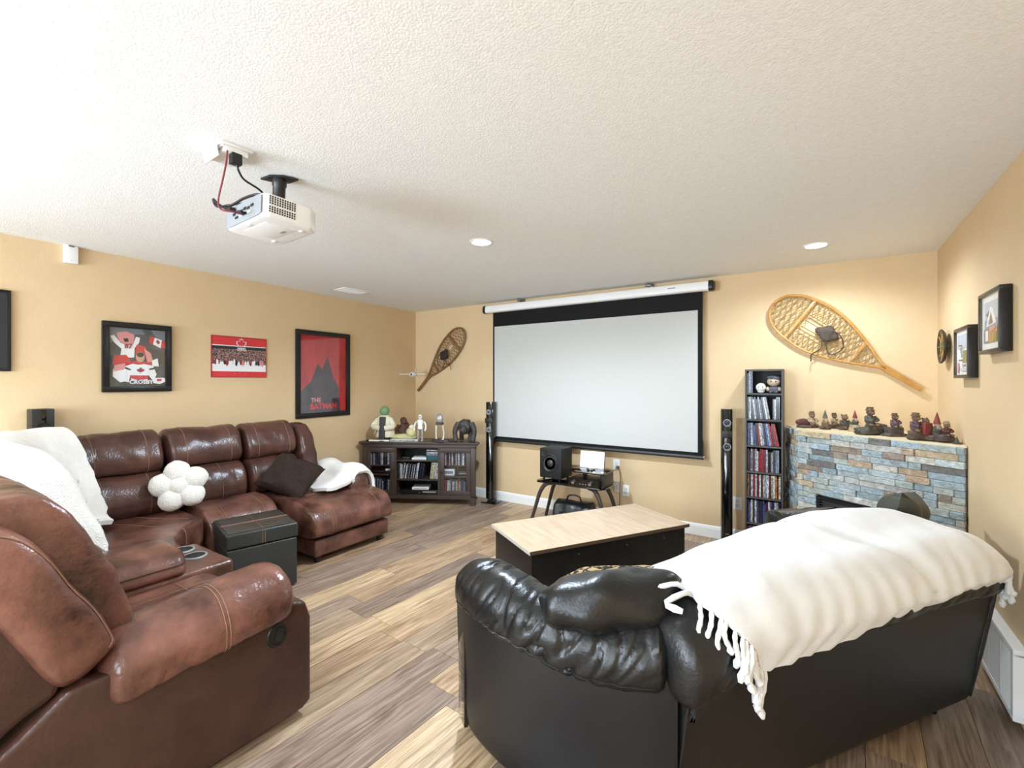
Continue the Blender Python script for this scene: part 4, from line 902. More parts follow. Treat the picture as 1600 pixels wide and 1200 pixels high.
# ------------------------------------------------------------------ tower speakers
def tower(x, y, h, w, label, glassbase):
    t = thing('tower_speaker', label, 'speaker', (x, y, 0), R(8) if glassbase else R(12), 'slim tower speakers')
    bw = .2 if glassbase else .25
    MB().box((0, .01, .0075), (bw, bw*.85, .012), bev=.004).build('base_plate', 'glass_clear_base' if 0 else 'gloss_black', t)
    MB().lathe([(.05, .0135), (.05, .02), (.03, .024), (.028, .05)], (0, .0, 0), 20).build('neck', 'plastic_black', t)
    rows = [[Vector((q.x*k*w/2, q.y*k*.05, z)) for q in cat_closed([(-1, .9), (-1, -.4), (-.6, -.95), (0, -1.1), (.6, -.95), (1, -.4), (1, .9), (0, 1)], 24)] for z, k in ((.045, .8), (.055, 1), (h-.006, 1), (h, .94))]
    MB().loft(rows).build('cabinet', 'gloss_black', t)
    Mx = Matrix.Rotation(PI/2, 4, 'X')
    for z, r_ in ((h-.12, .032), (h-.21, .016), (h-.235, .016), (h-.33, .032)):
        d_ = MB().lathe([(r_, 0), (r_, .004), (r_*.85, .005), (r_*.8, .001)], (0, -.054, z), 20, Mx).build('driver', 'plastic_grey', t)
        MB().lathe([(r_*.78, .001), (r_*.4, -.001), (r_*.38, .004), (.001, .007)], (0, -.054, z), 18, Mx).build('cone', 'driver_cone', d_)
    MB().box((0, -.056, h-.222), (w*.9, .006, .06), bev=.002).build('tweeter_plate', 'satin_black', t)
    MB().box((0, -.0555, .13), (w*.3, .002, .006)).build('badge', 'chrome', t)
tower(-3.262, 4.44, 1.215, .108, 'slim glossy black tower speaker between the corner cabinet and the projector screen', True)
tower(-.648, 4.40, 1.22, .09, 'slim glossy black tower speaker left of the movie shelf', False)
t = wallthing('surround_speaker', 'small black surround speaker on the left wall behind the brown sofa', 'speaker', 'left', .80, 1.145)
MB().bx(-.056, .056, -.13, -.02, -.13, .13, .006).build('cabinet', 'satin_black', t); MB().bx(-.02, .02, -.02, 0, -.04, .04).build('wall_bracket', 'plastic_black', t)
d_ = MB().lathe([(.042, 0), (.042, .004), (.037, .005), (.035, .001)], (0, -.13, -.005), 24, MX).build('woofer', 'gloss_black', t)
MB().lathe([(.034, .001), (.016, -.002), (.015, .004), (.001, .008)], (0, -.13, -.005), 20, MX).build('cone', 'driver_cone', d_)
MB().lathe([(.02, 0), (.02, .004), (.012, .002), (.001, .006)], (-.03, -.13, -.06), 16, MX).build('tweeter', 'driver_cone', t)
MB().box((0, -.131, .08), (.03, .002, .09), bev=.001).build('grille_bar', 'gloss_black', t)
# ------------------------------------------------------------------ corner media cabinet
CA = R(29.2); cc0 = Vector((-3.9, 3.857, 0))
t = thing('media_cabinet', 'dark brown corner media cabinet with two glass doors and open middle shelves', 'cabinet', cc0, CA); CMX = t.matrix_basis.copy()
top = [(-.722, 0), (.722, 0), (.722, .075), (.46, .385), (-.52, .385), (-.722, .11)]
ins_ = lambda k: [(x*(1-k), y*(1-k*.6)+.018) for x, y in top]
MB().prism(top, .722, .745, .004).build('top_panel', 'wood_dark', t); MB().prism(ins_(.025), .705, .722).build('top_moulding', 'wood_dark', t)
cb = ins_(.055)
for a, b in ((.672, .705), (.085, .115)): MB().prism(cb, a, b, .002).build('rail', 'wood_dark', t)
MB().prism(ins_(.035), .072, .09, .003).build('base_moulding', 'wood_dark', t)
F0 = .018
for x0, x1 in ((-.682, -.636), (.626, .682)): MB().bx(x0, x1, F0, F0+.04, .09, .69, .003).build('post', 'wood_dark', t)
for x in (-.278, .246): MB().bx(x-.012, x+.012, F0+.003, .36, .115, .675).build('divider', 'wood_dark', t)
MB().prism([(.655, F0+.04), (.67, F0+.05), (.43, .365), (.42, .355)], .1, .69).build('side_panel', 'wood_dark', t); MB().prism([(-.655, F0+.04), (-.67, F0+.06), (-.49, .365), (-.48, .355)], .1, .69).build('side_panel', 'wood_dark', t)
MB().bx(-.48, .42, .358, .366, .1, .69).build('back_panel', 'wood_espresso_in', t)
SHV = {'left': ((-.62, -.29), [.115, .352, .463]), 'middle': ((-.266, .234), [.115, .302, .528]), 'right': ((.258, .61), [.115, .341, .469])}
for nm, ((x0, x1), zs) in SHV.items():
    for z in zs[1:]: MB().bx(x0, x1, F0+.03 if nm != 'middle' else F0+.008, .33, z-.014, z).build('shelf', 'wood_dark', t)
def cdoor(x0, x1, knob):
    fw = .052; z0, z1 = .118, .672
    d = MB().bx(x0, x1, F0-.002, F0+.017, z1-fw, z1, .002).bx(x0, x1, F0-.002, F0+.017, z0, z0+fw, .002).bx(x0, x0+fw, F0-.002, F0+.017, z0+fw, z1-fw, .002).bx(x1-fw, x1, F0-.002, F0+.017, z0+fw, z1-fw, .002).build('door', 'wood_dark', t)
    MB().bx(x0+fw, x1-fw, F0+.006, F0+.009, z0+fw, z1-fw).build('pane', 'glass_thin', d)
    MB().lathe([(.005, 0), (.005, .012), (.011, .016), (.013, .022), (.009, .028), (.001, .03)], (knob, F0-.002, .4), 14, MX).build('knob', 'bronze', d)
cdoor(-.634, -.29, -.312); cdoor(.26, .624, .284)
for x, y in ((-.655, .05), (.65, .05), (.42, .34), (-.48, .34)): MB().prism([(x-.03, y-.03), (x+.03, y-.03), (x+.03, y+.03), (x-.03, y+.03)], 0, .073, .003).build('foot', 'wood_dark', t)
# discs behind the doors and in the middle
def cab_row(x0, x1, z, n, pal, seed, shelf, hh=(.165, .19), tilt=0, y0=.05, group='movie cases in the media cabinet', maxn=22):
    rk = random.Random(seed); x = x0+.003; i = 0; prev = None
    while x < x1-.02 and i < min(n, maxn):
        wd = rk.choice([.0142, .0142, .0118, .017, .02]); h_ = rk.choice(hh); tl = R(tilt)*(.8+.4*rk.random()) if tilt and i > 2 else 0
        hz = h_*math.cos(tl)
        Mx = CMX @ T((x+wd/2, y0+rk.uniform(0, .01), z+.0005+abs(math.sin(tl))*wd/2)) @ Matrix.Rotation(tl, 4, 'Y')
        col = rk.choice([c_ for c_ in pal if c_ != prev]); prev = col; add_case('movie_case', Mx, wd, .135, h_, col, '%s movie case, %s from left, %s of corner cabinet' % (col, NTH[i], shelf), 'movie case', group); x += wd/math.cos(tl)+.0008; i += 1
    return x
cab_row(-.61, -.3, .463, 16, pal_c, 1, 'upper shelf behind left door', (.13, .14, .145)); cab_row(-.6, -.3, .115, 16, pal_a, 2, 'bottom shelf behind left door', (.15, .17, .18))
cab_row(.272, .60, .469, 18, pal_c+['maroon', 'brown'], 3, 'upper shelf behind right door', (.14, .15)); cab_row(.272, .60, .115, 18, pal_d, 4, 'bottom shelf behind right door', (.16, .17))
xe = cab_row(-.262, .1, .302, 19, pal_a+['black', 'dark grey'], 5, 'middle shelf', (.17, .185, .19), 9)
for i, (wd, col, tl) in enumerate(((.045, 'cream', 6), (.045, 'white', 3))):
    Mx = CMX @ T((.155+.052*i, .04, .303+.002)) @ Matrix.Rotation(R(tl), 4, 'Y'); add_case('box_set', Mx, wd, .14, .195, col, '%s box set at the right end of the middle shelf of the corner cabinet' % ('wide cream' if i == 0 else 'wide white'), 'box set', 'box sets in the media cabinet')
for i, (col, hh) in enumerate((('teal', .05), ('pale grey', .024), ('white', .02), ('dark grey', .012), ('white', .014))):
    z = .529+sum((.05, .024, .02, .012, .014)[:i]); Mx = CMX @ T((.155, .06, z)); add_case('game_case', Mx, .135, .17, hh-.0008, col, '%s flat case, %s from bottom of the pile on the upper middle shelf' % (col, NTH[i]), 'case', 'flat pile in the media cabinet')
def flatbox(name, lx, ly, z, w, d, h, mat_, label, cat, rz=0):
    x = thing(name, label, cat, CMX @ Vector((lx, ly, z)), CA+R(rz)); MB().bx(-w/2, w/2, -d/2, d/2, .0005, h, .003).build('body', mat_, x); return x
x = flatbox('game_console', -.01, .15, .5285, .17, .2, .024, 'plastic_white', 'small white console box on the upper middle shelf of the cabinet', 'game console', 5); MB().bx(-.07, .07, -.1015, -.1, .008, .014).build('slot', 'plastic_grey', x)
x = flatbox('media_box', -.18, .16, .5285, .09, .1, .022, 'satin_black', 'small black media box on the upper middle shelf of the cabinet', 'device'); MB().bx(-.012, .012, -.0512, -.05, .008, .014).build('front_window', 'gloss_black', x)
x = flatbox('disc_player', -.0, .19, .1155, .45, .25, .05, 'plastic_black', 'black disc player on the bottom middle shelf of the cabinet', 'disc player')
MB().bx(-.2, -.02, -.1265, -.125, .026, .04).build('tray_door', 'gloss_black', x); MB().bx(.04, .2, -.1262, -.125, .02, .036).build('display', 'plastic_grey', x); MB().lathe([(.008, 0), (.008, .004), (.001, .005)], (.0, -.125, .02), 12, MX).build('button', 'chrome', x)
x = flatbox('console_box', -.0, .17, .1662, .2, .18, .028, 'plastic_white', 'white box resting on the disc player in the cabinet', 'device', 4); MB().bx(-.08, .08, -.0915, -.09, .01, .018).build('slot', 'plastic_grey', x)
x = flatbox('game_console', -.47, .17, .3525, .26, .2, .035, 'plastic_black', 'black game console behind the left glass door of the cabinet', 'game console'); MB().bx(-.1, .1, -.1015, -.1, .012, .018).build('slot', 'gloss_black', x)
x = flatbox('handheld_controller', -.38, .12, .388, .1, .06, .02, 'plastic_white', 'small white controller on the black console behind the left glass door', 'controller', 12); MB().lathe([(.008, 0), (.008, .008), (.001, .009)], (.02, 0, .02), 10).build('thumb_stick', 'plastic_grey', x)
x = flatbox('printed_box', .345, .14, .3415, .15, .12, .075, 'plastic_offwhite', 'white printed box behind the right glass door of the cabinet', 'box'); MB().bx(-.06, .06, -.0612, -.06, .02, .055).build('print', 'p_grey', x)
x = flatbox('game_console', .52, .16, .3415, .15, .16, .05, 'plastic_black', 'dark device next to the white box behind the right glass door', 'device'); MB().bx(-.05, .05, -.0812, -.08, .02, .03).build('vent', 'plastic_grey', x)
# ------------------------------------------------------------------ ornaments on the cabinet: plain stand-ins, same size and colours
mat('o_sage', '6e8f62', rough=.5); mat('o_cream', 'e4dcc6', 'd0c6aa', sc=15, rough=.6); mat('o_dark', '2a2624', '38322e', sc=20, rough=.6, bump=.4, bsc=50); mat('o_brown', '5a3a28', '43291b', sc=25, rough=.7, bump=.8, bsc=60)
mat('o_silver', 'b9b8ae', '8f8e86', sc=15, rough=.4, metal=.3); mat('o_white', 'e9e8e4', rough=.5); mat('o_char', '2f2b2a', '453d38', sc=18, rough=.6, bump=.8, bsc=40); mat('o_yellow', 'cfc48e', 'a9a878', sc=12, rough=.6)
def orn(name, lx, ly, label, cat='figurine', rz=0, group='ornaments on the media cabinet'): return thing(name, label, cat, CMX @ Vector((lx, ly, .7455)), CA+R(rz), group)
t = orn('robed_statuette', -.44, .10, 'tallest statuette, white and black robed with a smooth sage green top, on the cabinet')
MB().lathe([(.10, 0), (.1, .012), (.08, .016)], n=24).build('base', 'o_dark', t); MB().lathe([(.075, .015), (.07, .1), (.05, .2), (.045, .27)], n=20, sy=.8).build('robe', 'o_dark', t)
rows = [[Vector((math.cos(a)*r_*1.25, math.sin(a)*r_*.9, z)) for a in [2*PI*k/24 for k in range(24)]] for r_, z in ((.098, .05), (.1, .09), (.085, .2), (.07, .28), (.035, .31))]
MB().loft([[p for p in r] for r in rows]).build('cloak', 'o_cream', t); MB().box((0, -.072, .16), (.075, .05, .27), bev=.018, rx=R(-6)).build('robe_front', 'o_dark', t)
MB().blob((0, 0, .36), (.058, .055, .06), 18).build('head', 'o_sage', t); MB().tube([(-.11, -.07, .015), (-.05, -.08, .17)], .007, 8).build('cane', 'rawhide_old', t)
for s in (-1, 1): MB().tube(cat_open([(s*.075, -.01, .26), (s*.12, -.05, .18), (s*.03, -.1, .16)], 8), [.035, .034, .033, .033, .033, .034, .036, .034, .026], 10).build('sleeve', 'o_cream', t)
t = orn('carved_figure', -.23, .20, 'rough brown carved seated figure at the back of the cabinet top')
MB().blob((0, 0, .11), (.075, .06, .11), 18, amp=.35, freq=22).build('body', 'o_brown', t); MB().blob((0, -.01, .235), (.045, .04, .045), 16, amp=.25, freq=26).build('head', 'o_brown', t)
for s in (-1, 1): MB().tube(cat_open([(s*.06, 0, .18), (s*.1, -.03, .1), (s*.07, -.06, .05)], 8), .024, 8).build('arm', 'o_brown', t); MB().blob((s*.045, -.04, .022), (.035, .05, .022), 12, amp=.3, freq=20).build('foot', 'o_brown', t)
t = orn('rounded_ornament', -.20, .10, 'low pale yellow rounded ornament in front of the brown carved figure')
MB().blob((0, 0, .045), (.16, .06, .045), 20, amp=.2, freq=12).build('body', 'o_yellow', t); MB().blob((.085, 0, .10), (.062, .055, .065), 18, amp=.15, freq=14).build('hump', 'o_yellow', t); MB().blob((.1, -.005, .165), (.038, .036, .034), 16).build('top', 'o_cream', t); MB().blob((-.13, .0, .06), (.06, .03, .02), 12, amp=.2, freq=20).build('tail', 'o_sage', t)
t = orn('silver_device', -.17, .018, 'long narrow silver device lying along the front edge of the cabinet top', 'device', 3)
MB().bx(-.17, .165, -.014, .014, 0, .035, .004).build('body', 'o_silver', t)
for k in range(4): MB().lathe([(.006, 0), (.006, .003), (.001, .004)], (-.12+.08*k, -.014, .018), 10, MX).build('button', 'matte_black', t)
t = orn('white_rod', -.48, .015, 'thin white rod lying at the left front of the cabinet top', 'ornament', -2); MB().tube([(-.12, 0, .012), (.13, 0, .012)], .011, 12).build('shaft', 'o_white', t); MB().tube([(-.15, 0, .012), (-.12, 0, .012)], .012, 12).build('grip', 'matte_black', t)
t = orn('robot_figure', -.0, .10, 'slim white jointed robot figure standing on the cabinet')
for s in (-1, 1):
    MB().tube([(s*.025, 0, .0), (s*.027, 0, .07), (s*.024, 0, .15)], [.016, .013, .017], 10).build('leg', 'o_silver', t); MB().tube(cat_open([(s*.05, 0, .235), (s*.07, -.005, .18), (s*.066, -.03, .125)], 8), .0095, 8).build('arm', 'o_white', t); MB().box((s*.026, -.012, .006), (.028, .05, .012), bev=.004).build('foot', 'o_silver', t)
MB().lathe([(.03, .145), (.034, .165), (.026, .185), (.042, .23), (.036, .255), (.01, .262)], n=18, sy=.75).build('torso', 'o_white', t); MB().blob((0, -.004, .292), (.024, .024, .03), 14).build('head', 'o_white', t); MB().box((0, -.024, .296), (.026, .01, .008), bev=.002).build('visor', 'o_dark', t)
t = orn('mechanical_model', .25, .05, 'two legged grey and white mechanical model on a black rocky base')
MB().blob((0, 0, .015), (.1, .07, .022), 20, amp=.35, freq=25, pw=.7).build('base', 'o_char', t)
for s in (-1, 1): MB().tube([(s*.04, .0, .02), (s*.048, .012, .1), (s*.04, -.01, .2)], [.011, .009, .012], 10).build('leg', 'o_cream', t); MB().box((s*.04, -.012, .032), (.028, .05, .012), bev=.004).build('foot', 'o_cream', t)
MB().box((0, 0, .218), (.09, .05, .03), bev=.01).build('hip', 'o_char', t); MB().lathe([(.034, .235), (.045, .26), (.042, .295), (.03, .325), (.012, .335)], n=8, sy=.9).build('cabin', 'o_silver', t)
t = orn('beast_figure', .545, .10, 'hunched dark brown beast sculpture at the right end of the cabinet top')
MB().blob((0, .02, .18), (.09, .085, .085), 20, amp=.3, freq=18).build('body', 'o_char', t); MB().blob((-.01, -.07, .15), (.05, .05, .05), 16, amp=.3, freq=22, seed=4).build('head', 'o_char', t)
for s in (-1, 1): MB().tube(cat_open([(s*.075, 0, .22), (s*.115, -.03, .13), (s*.1, -.05, .015)], 10), [.035, .036, .036, .034, .031, .03, .029, .028, .029, .031, .033], 12).build('arm', 'o_char', t); MB().tube([(s*.045, .06, .15), (s*.055, .06, .06), (s*.05, .05, .01)], [.035, .026, .03], 10).build('leg', 'o_char', t); MB().blob((s*.1, -.065, .013), (.026, .035, .013), 12, amp=.3, freq=30).build('hand', 'o_char', t)
t = orn('twig_ornament', .41, .05, 'small dark twiggy piece beside the beast sculpture'); MB().tube([(-.05, 0, .008), (0, 0, .02), (.05, -.01, .008)], .008, 8).tube([(0, 0, .02), (-.03, .01, .05)], .005, 6).build('twig', 'o_char', t); MB().blob((0, 0, .006), (.05, .025, .007), 12).build('base', 'o_char', t)
# hanging model: plain white glider stand-in
t = thing('hanging_model', 'small white model glider hanging on a thread in the room corner', 'model', (-4.40, 4.27, 1.555), CA)
MB().blob((0, 0, 0), (.05, .1, .035), 16).build('body', 'o_white', t); MB().box((0, 0, .005), (.36, .05, .008), bev=.003).build('wing', 'o_white', t)
MB().box((0, .11, .04), (.006, .06, .09), bev=.002).build('tail_fin', 'o_white', t); MB().box((0, .1, .0), (.12, .04, .006), bev=.002).build('tail_wing', 'o_white', t); MB().tube([(0, .05, 0), (0, .13, .0)], .012, 8).build('tail_boom', 'o_white', t)
MB().lathe([(.012, 0), (.012, .004), (.001, .005)], (0, -.097, 0), 12, MX).build('window', 'matte_black', t); MB().tube([(0, 0, .03), (0, 0, H-1.556)], .0008, 4).build('thread', 'thread_clear', t)
# ------------------------------------------------------------------ audio stand under the screen
t = thing('audio_stand', 'black two level audio stand with splayed curved legs below the screen', 'stand', (-2.015, 4.175, 0))
MB().prism([(-.375, -.12), (-.34, -.175), (.34, -.175), (.375, -.12), (.375, .175), (-.375, .175)], .438, .452, .003).build('lower_shelf', 'gloss_black', t)
MB().prism([(.005, -.20), (.36, -.225), (.39, -.19), (.39, .13), (.03, .13)], .590, .602, .003).build('upper_shelf', 'gloss_black', t)
for x0, x1 in ((.33, .36),): MB().bx(x0, x1, -.14, .12, .452, .59, .003).build('upright', 'satin_black', t)
MB().bx(.06, .1, .05, .09, .452, .59, .003).build('upright', 'satin_black', t)
for sx in (-1, 1):
    for sy in (-1, 1):
        pts = cat_open([(sx*.20, sy*.11, .436), (sx*.27, sy*.125, .415), (sx*.325, sy*.14, .33), (sx*.375, sy*.15, .17), (sx*.425, sy*.16, .006)], 18)
        MB().tube(pts, [.022]*8+[.021, .02, .02, .019, .019, .018, .018, .017, .017, .016, .016], 10).build('leg', 'wood_dark', t)
t = thing('bookshelf_speaker', 'black bookshelf speaker on the left of the audio stand', 'speaker', (-2.245, 4.20, .4525))
for q in ((-.09, -.09), (.09, -.09), (.09, .09), (-.09, .09)): MB().lathe([(.012, 0), (.012, .02), (.008, .024)], (q[0], q[1], 0), 10).build('foot', 'plastic_black', t)
MB().bx(-.123, .123, -.12, .13, .024, .325, .005).build('cabinet', 'matte_black', t)
d_ = MB().lathe([(.092, 0), (.092, .006), (.084, .008), (.078, .003), (.074, .001)], (.0, -.12, .175), 32, MX).build('woofer', 'satin_black', t)
MB().lathe([(.074, .002), (.04, -.004), (.036, .004), (.02, .012), (.001, .014)], (.0, -.12, .175), 28, MX).build('cone', 'driver_cone', d_); MB().lathe([(.068, .004), (.068, .007), (.062, .007), (.062, .004)], (0, -.12, .175), 28, MX).build('ring', 'chrome', d_)
MB().lathe([(.03, 0), (.03, .004), (.024, .002), (.001, .008)], (-.07, -.12, .275), 20, MX).build('tweeter', 'satin_black', t); MB().box((0, -.121, .055), (.03, .002, .006)).build('badge', 'chrome', t)
t = thing('stereo_receiver', 'black stereo receiver with two silver dials on the audio stand', 'receiver', (-1.838, 4.10, .4525))
MB().bx(-.155, .155, -.115, .13, .008, .075, .003).build('body', 'plastic_black', t); MB().bx(-.155, .155, -.119, -.115, .008, .075).build('faceplate', 'gloss_black', t)
for x in (-.1, .075): MB().lathe([(.02, 0), (.02, .008), (.017, .016), (.001, .017)], (x, -.119, .042), 20, MX).build('dial', 'chrome', t)
for x in (-.03, .0, .03): MB().box((x, -.12, .03), (.012, .003, .006)).build('button', 'plastic_grey', t)
for x, y in ((-.13, -.09), (.13, -.09), (-.13, .1), (.13, .1)): MB().lathe([(.012, 0), (.012, .008)], (x, y, 0), 10).build('foot', 'plastic_black', t)
t = thing('white_card_stand', 'upright white panel standing on the top of the audio stand', 'panel', (-1.84, 4.20, .6025), rx=R(-8)); MB().bx(-.13, .13, -.004, .004, .0, .165, .001).build('panel', 'plastic_white', t); MB().bx(.125, .131, -.006, .006, 0, .165).build('edge_strip', 'edge_walnut', t); MB().bx(-.05, .05, .0, .05, .0, .006).build('foot_plate', 'plastic_white', t)
t = thing('media_puck', 'small silver round puck in front of the white panel on the audio stand', 'device', (-1.80, 4.085, .6025)); MB().lathe([(.038, 0), (.042, .005), (.042, .02), (.036, .026), (.001, .027)], n=24).build('body', 'chrome', t); MB().lathe([(.02, .027), (.018, .03), (.001, .03)], n=18).build('button', 'plastic_white', t)
t = thing('paper_sheet', 'white paper sheet lying at the front of the upper stand shelf', 'paper', (-1.70, 4.02, .6025), R(20)); MB().bx(-.05, .05, -.035, .035, 0, .003).build('sheet', 'plastic_white', t); MB().bx(-.03, .03, -.02, .02, .003, .004).build('print', 'p_grey', t)
t = thing('leather_bag', 'black leather bag on the floor under the audio stand', 'bag', (-2.02, 4.18, 0), R(6))
puff(MB(), [(-.11, .005), (-.125, .12), (-.1, .22), (-.03, .255), (.05, .25), (.1, .2), (.12, .1), (.1, .005)], .42, lambda x, q: Vector((x-.21, q.x, q.y)), (.04, .04), amp=.01, freq=8).build('body', 'leather_black', t)
MB().bx(-.19, .19, -.135, -.12, .02, .13, .006).build('front_pocket', 'leather_black', t); MB().tube(cat_open([(-.08, -.02, .25), (-.05, -.02, .31), (.05, -.02, .31), (.08, -.02, .25)], 12), .009, 8).build('handle', 'leather_black', t)
for x in (-.1, .1): MB().box((x, -.137, .13), (.025, .01, .08), bev=.003).build('strap', 'leather_black_panel', t)
t = thing('speaker_cable', 'tan cable hanging down the wall from the outlet behind the audio stand', 'cable', (0, 0, 0)); MB().tube(cat_open([(-1.70, 4.575, .55), (-1.68, 4.555, .47), (-1.68, 4.54, .36), (-1.70, 4.56, .15), (-1.80, 4.54, .02)], 24), .005, 6).build('wire', 'p_brown', t); MB().box((-1.715, 4.572, .565), (.03, .02, .03), bev=.004).build('plug', 'p_brown', t)
# ------------------------------------------------------------------ ceiling projector
t = thing('projector', 'white projector hanging from a black ceiling mount', 'projector', (-2.06, 1.125, 2.145), R(-3), rx=R(-2))
poly = [(-.18, -.10), (-.16, -.125), (.16, -.125), (.18, -.10), (.18, .08), (.14, .125), (-.14, .125), (-.18, .09)]
MB().prism(poly, 0, .098, .012, 3).build('body', 'plastic_white', t)
rp = MB().prism([(-.165, .012), (-.14, .006), (.14, .006), (.165, .012), (.165, .085), (.14, .092), (-.14, .092), (-.165, .085)], 0, .004, mat=Matrix.Translation((0, -.1245, 0)) @ MX).build('port_panel', 'plastic_grey', t)
for k in range(6): MB().box((-.085+.034*k, -.1295, .055+.004*(k % 2)), (.026, .004, .012), bev=.002).build('port', 'matte_black', rp)
for k in range(4): MB().box((-.06+.04*k, -.1295, .036), (.03, .004, .01), bev=.002).build('port', 'plastic_offwhite' if k % 2 else 'matte_black', rp)
for r_ in range(7):
    for k in range(11): MB().box((.1812, -.10+.0105*k, .022+.0095*r_+(0.006 if r_ > 2 else 0)), (.003, .005, .0062)).build('vent_slot', 'plastic_black', t)
MB().bx(-.1, .1, -.08, .05, -.002, .001, .001).build('lamp_cover', 'plastic_white', t)
for x, y in ((.12, .07), (-.13, .07), (0, -.1)): MB().lathe([(.01, -.006), (.012, 0)], (x, y, 0), 12).build('foot', 'plastic_offwhite', t)
MB().bx(.02, .06, .02, .035, -.0032, -.002).build('label', 'plastic_grey', t)
MB().lathe([(.04, 0), (.04, .01), (.034, .014), (.03, .004), (.001, .01)], (-.08, .125, .05), 24, Matrix.Rotation(-PI/2, 4, 'X')).build('lens', 'gloss_black', t)
mn = MB().lathe([(.028, .15), (.028, .25), (.032, .255), (.032, .285)], (-.08, .06, 0), 18).build('mount_column', 'plastic_black', t)
MB().prism([(-.09, 0), (-.03, .035), (.03, .035), (.09, 0), (.03, -.035), (-.03, -.035)], .283, .293, .002, mat=Matrix.Translation((-.08, .06, 0)) @ Matrix.Rotation(R(38), 4, 'Z')).build('ceiling_plate', 'plastic_black', mn)
MB().lathe([(.05, .12), (.055, .135), (.03, .155)], (-.08, .06, 0), 18).build('swivel', 'plastic_black', mn)
for a in (.5, 2.2, 3.9, 5.4): MB().tube(cat_open([(-.08, .06, .13), (-.08+.06*math.cos(a), .06+.05*math.sin(a), .125), (-.08+.12*math.cos(a), .06+.075*math.sin(a), .1), (-.08+.125*math.cos(a), .06+.075*math.sin(a), .096)], 8), .008, 8).build('mount_arm', 'plastic_black', mn)
t = thing('ceiling_outlet_box', 'white outlet box with hinged cover on the ceiling by the projector', 'outlet', (-2.075, .945, H), R(-2))
MB().bx(-.095, .085, -.06, .06, -.01, 0, .002).build('plate', 'plastic_white', t); MB().bx(-.07, .075, -.045, .045, -.034, -.01, .004).build('box', 'plastic_white', t)
MB().box((-.01, -.066, -.032), (.13, .006, .05), bev=.002, rx=R(12)).build('cover_flap', 'plastic_white', t); MB().tube([(-.075, -.05, -.012), (.075, -.05, -.012)], .005, 8).build('hinge', 'plastic_offwhite', t)
for x in (-.04, .01): MB().box((x, .0, -.035), (.028, .032, .003), bev=.001).build('socket', 'plastic_offwhite', t)
MB().bx(.045, .08, -.02, .02, -.075, -.03, .004).build('plug', 'plastic_black', t)
t = thing('power_cable', 'black power cable looping from the ceiling outlet to the projector', 'cable')
MB().tube(cat_open([(-2.012, .945, 2.372), (-2.02, .96, 2.345), (-2.035, .99, 2.325), (-2.03, 1.05, 2.303), (-2.05, 1.08, 2.285), (-2.12, 1.07, 2.278), (-2.19, 1.03, 2.268), (-2.22, .985, 2.25), (-2.16, .985, 2.225)], 48), .0045, 8).build('wire', 'plastic_black', t)
MB().tube(cat_open([(-2.12, 1.06, 2.28), (-2.0, 1.1, 2.27), (-2.0, 1.03, 2.268), (-2.1, 1.02, 2.272), (-2.18, 1.0, 2.25), (-2.24, .97, 2.25), (-2.25, .96, 2.28), (-2.22, .965, 2.255), (-2.17, .985, 2.222)], 48), .006, 8).build('bundle', 'plastic_black', t); MB().box((-2.15, .988, 2.222), (.03, .024, .016), bev=.004).build('plug', 'plastic_black', t)
t = thing('video_cable', 'red and black video cable hanging from the ceiling outlet to the projector ports', 'cable')
MB().tube(cat_open([(-2.0, .905, 2.405), (-1.965, .885, 2.34), (-1.985, .88, 2.27), (-2.02, .88, 2.20), (-2.02, .89, 2.165), (-1.99, .925, 2.16), (-2.05, .985, 2.185)], 40), .0035, 8).build('wire', 'cable_red', t); MB().box((-2.055, .988, 2.187), (.026, .024, .012), bev=.003).build('plug', 'plastic_black', t)
# ------------------------------------------------------------------ figurines on the mantel
mat('g_rock', '6e5b4b', '483b31', sc=30, rough=.8, bump=1, bsc=60); mat('g_fur', '8d7258', '624d3a', sc=40, rough=.8, bump=.8, bsc=90); mat('g_maroon', '6b3d3b', '482928', sc=30, rough=.7, bump=.6, bsc=60); mat('g_green', '565344', '3f3c32', sc=30, rough=.7, bump=.6, bsc=60)
mat('g_red', '93403a', '70302b', sc=20, rough=.6, bump=.5, bsc=60); mat('g_grey', '6b665c', '4d4942', sc=30, rough=.7, bump=.6, bsc=60); mat('g_purple', '775f63', '574549', sc=30, rough=.7, bump=.6, bsc=60); mat('g_cream', 'b9a387', '8d7759', sc=30, rough=.7, bump=.6, bsc=60); mat('g_dark', '463b39', '574a47', sc=30, rough=.7, bump=.7, bsc=60)
mat('g_face', 'b08a6a', rough=.7)
VA = YAW
def fig(name, x, y, label, rz=0): return thing(name, label, 'figurine', (x, y, MZ), VA+R(rz), 'figurines on the fireplace mantel')
def rock(t, w, d, h, m_='g_rock', x=0, y=0, z=0, seed=0): MB().blob((x, y, z+h/2), (w/2, d/2, h/2), 16, amp=.35, freq=30, seed=seed, pw=.65).build('base', m_, t)
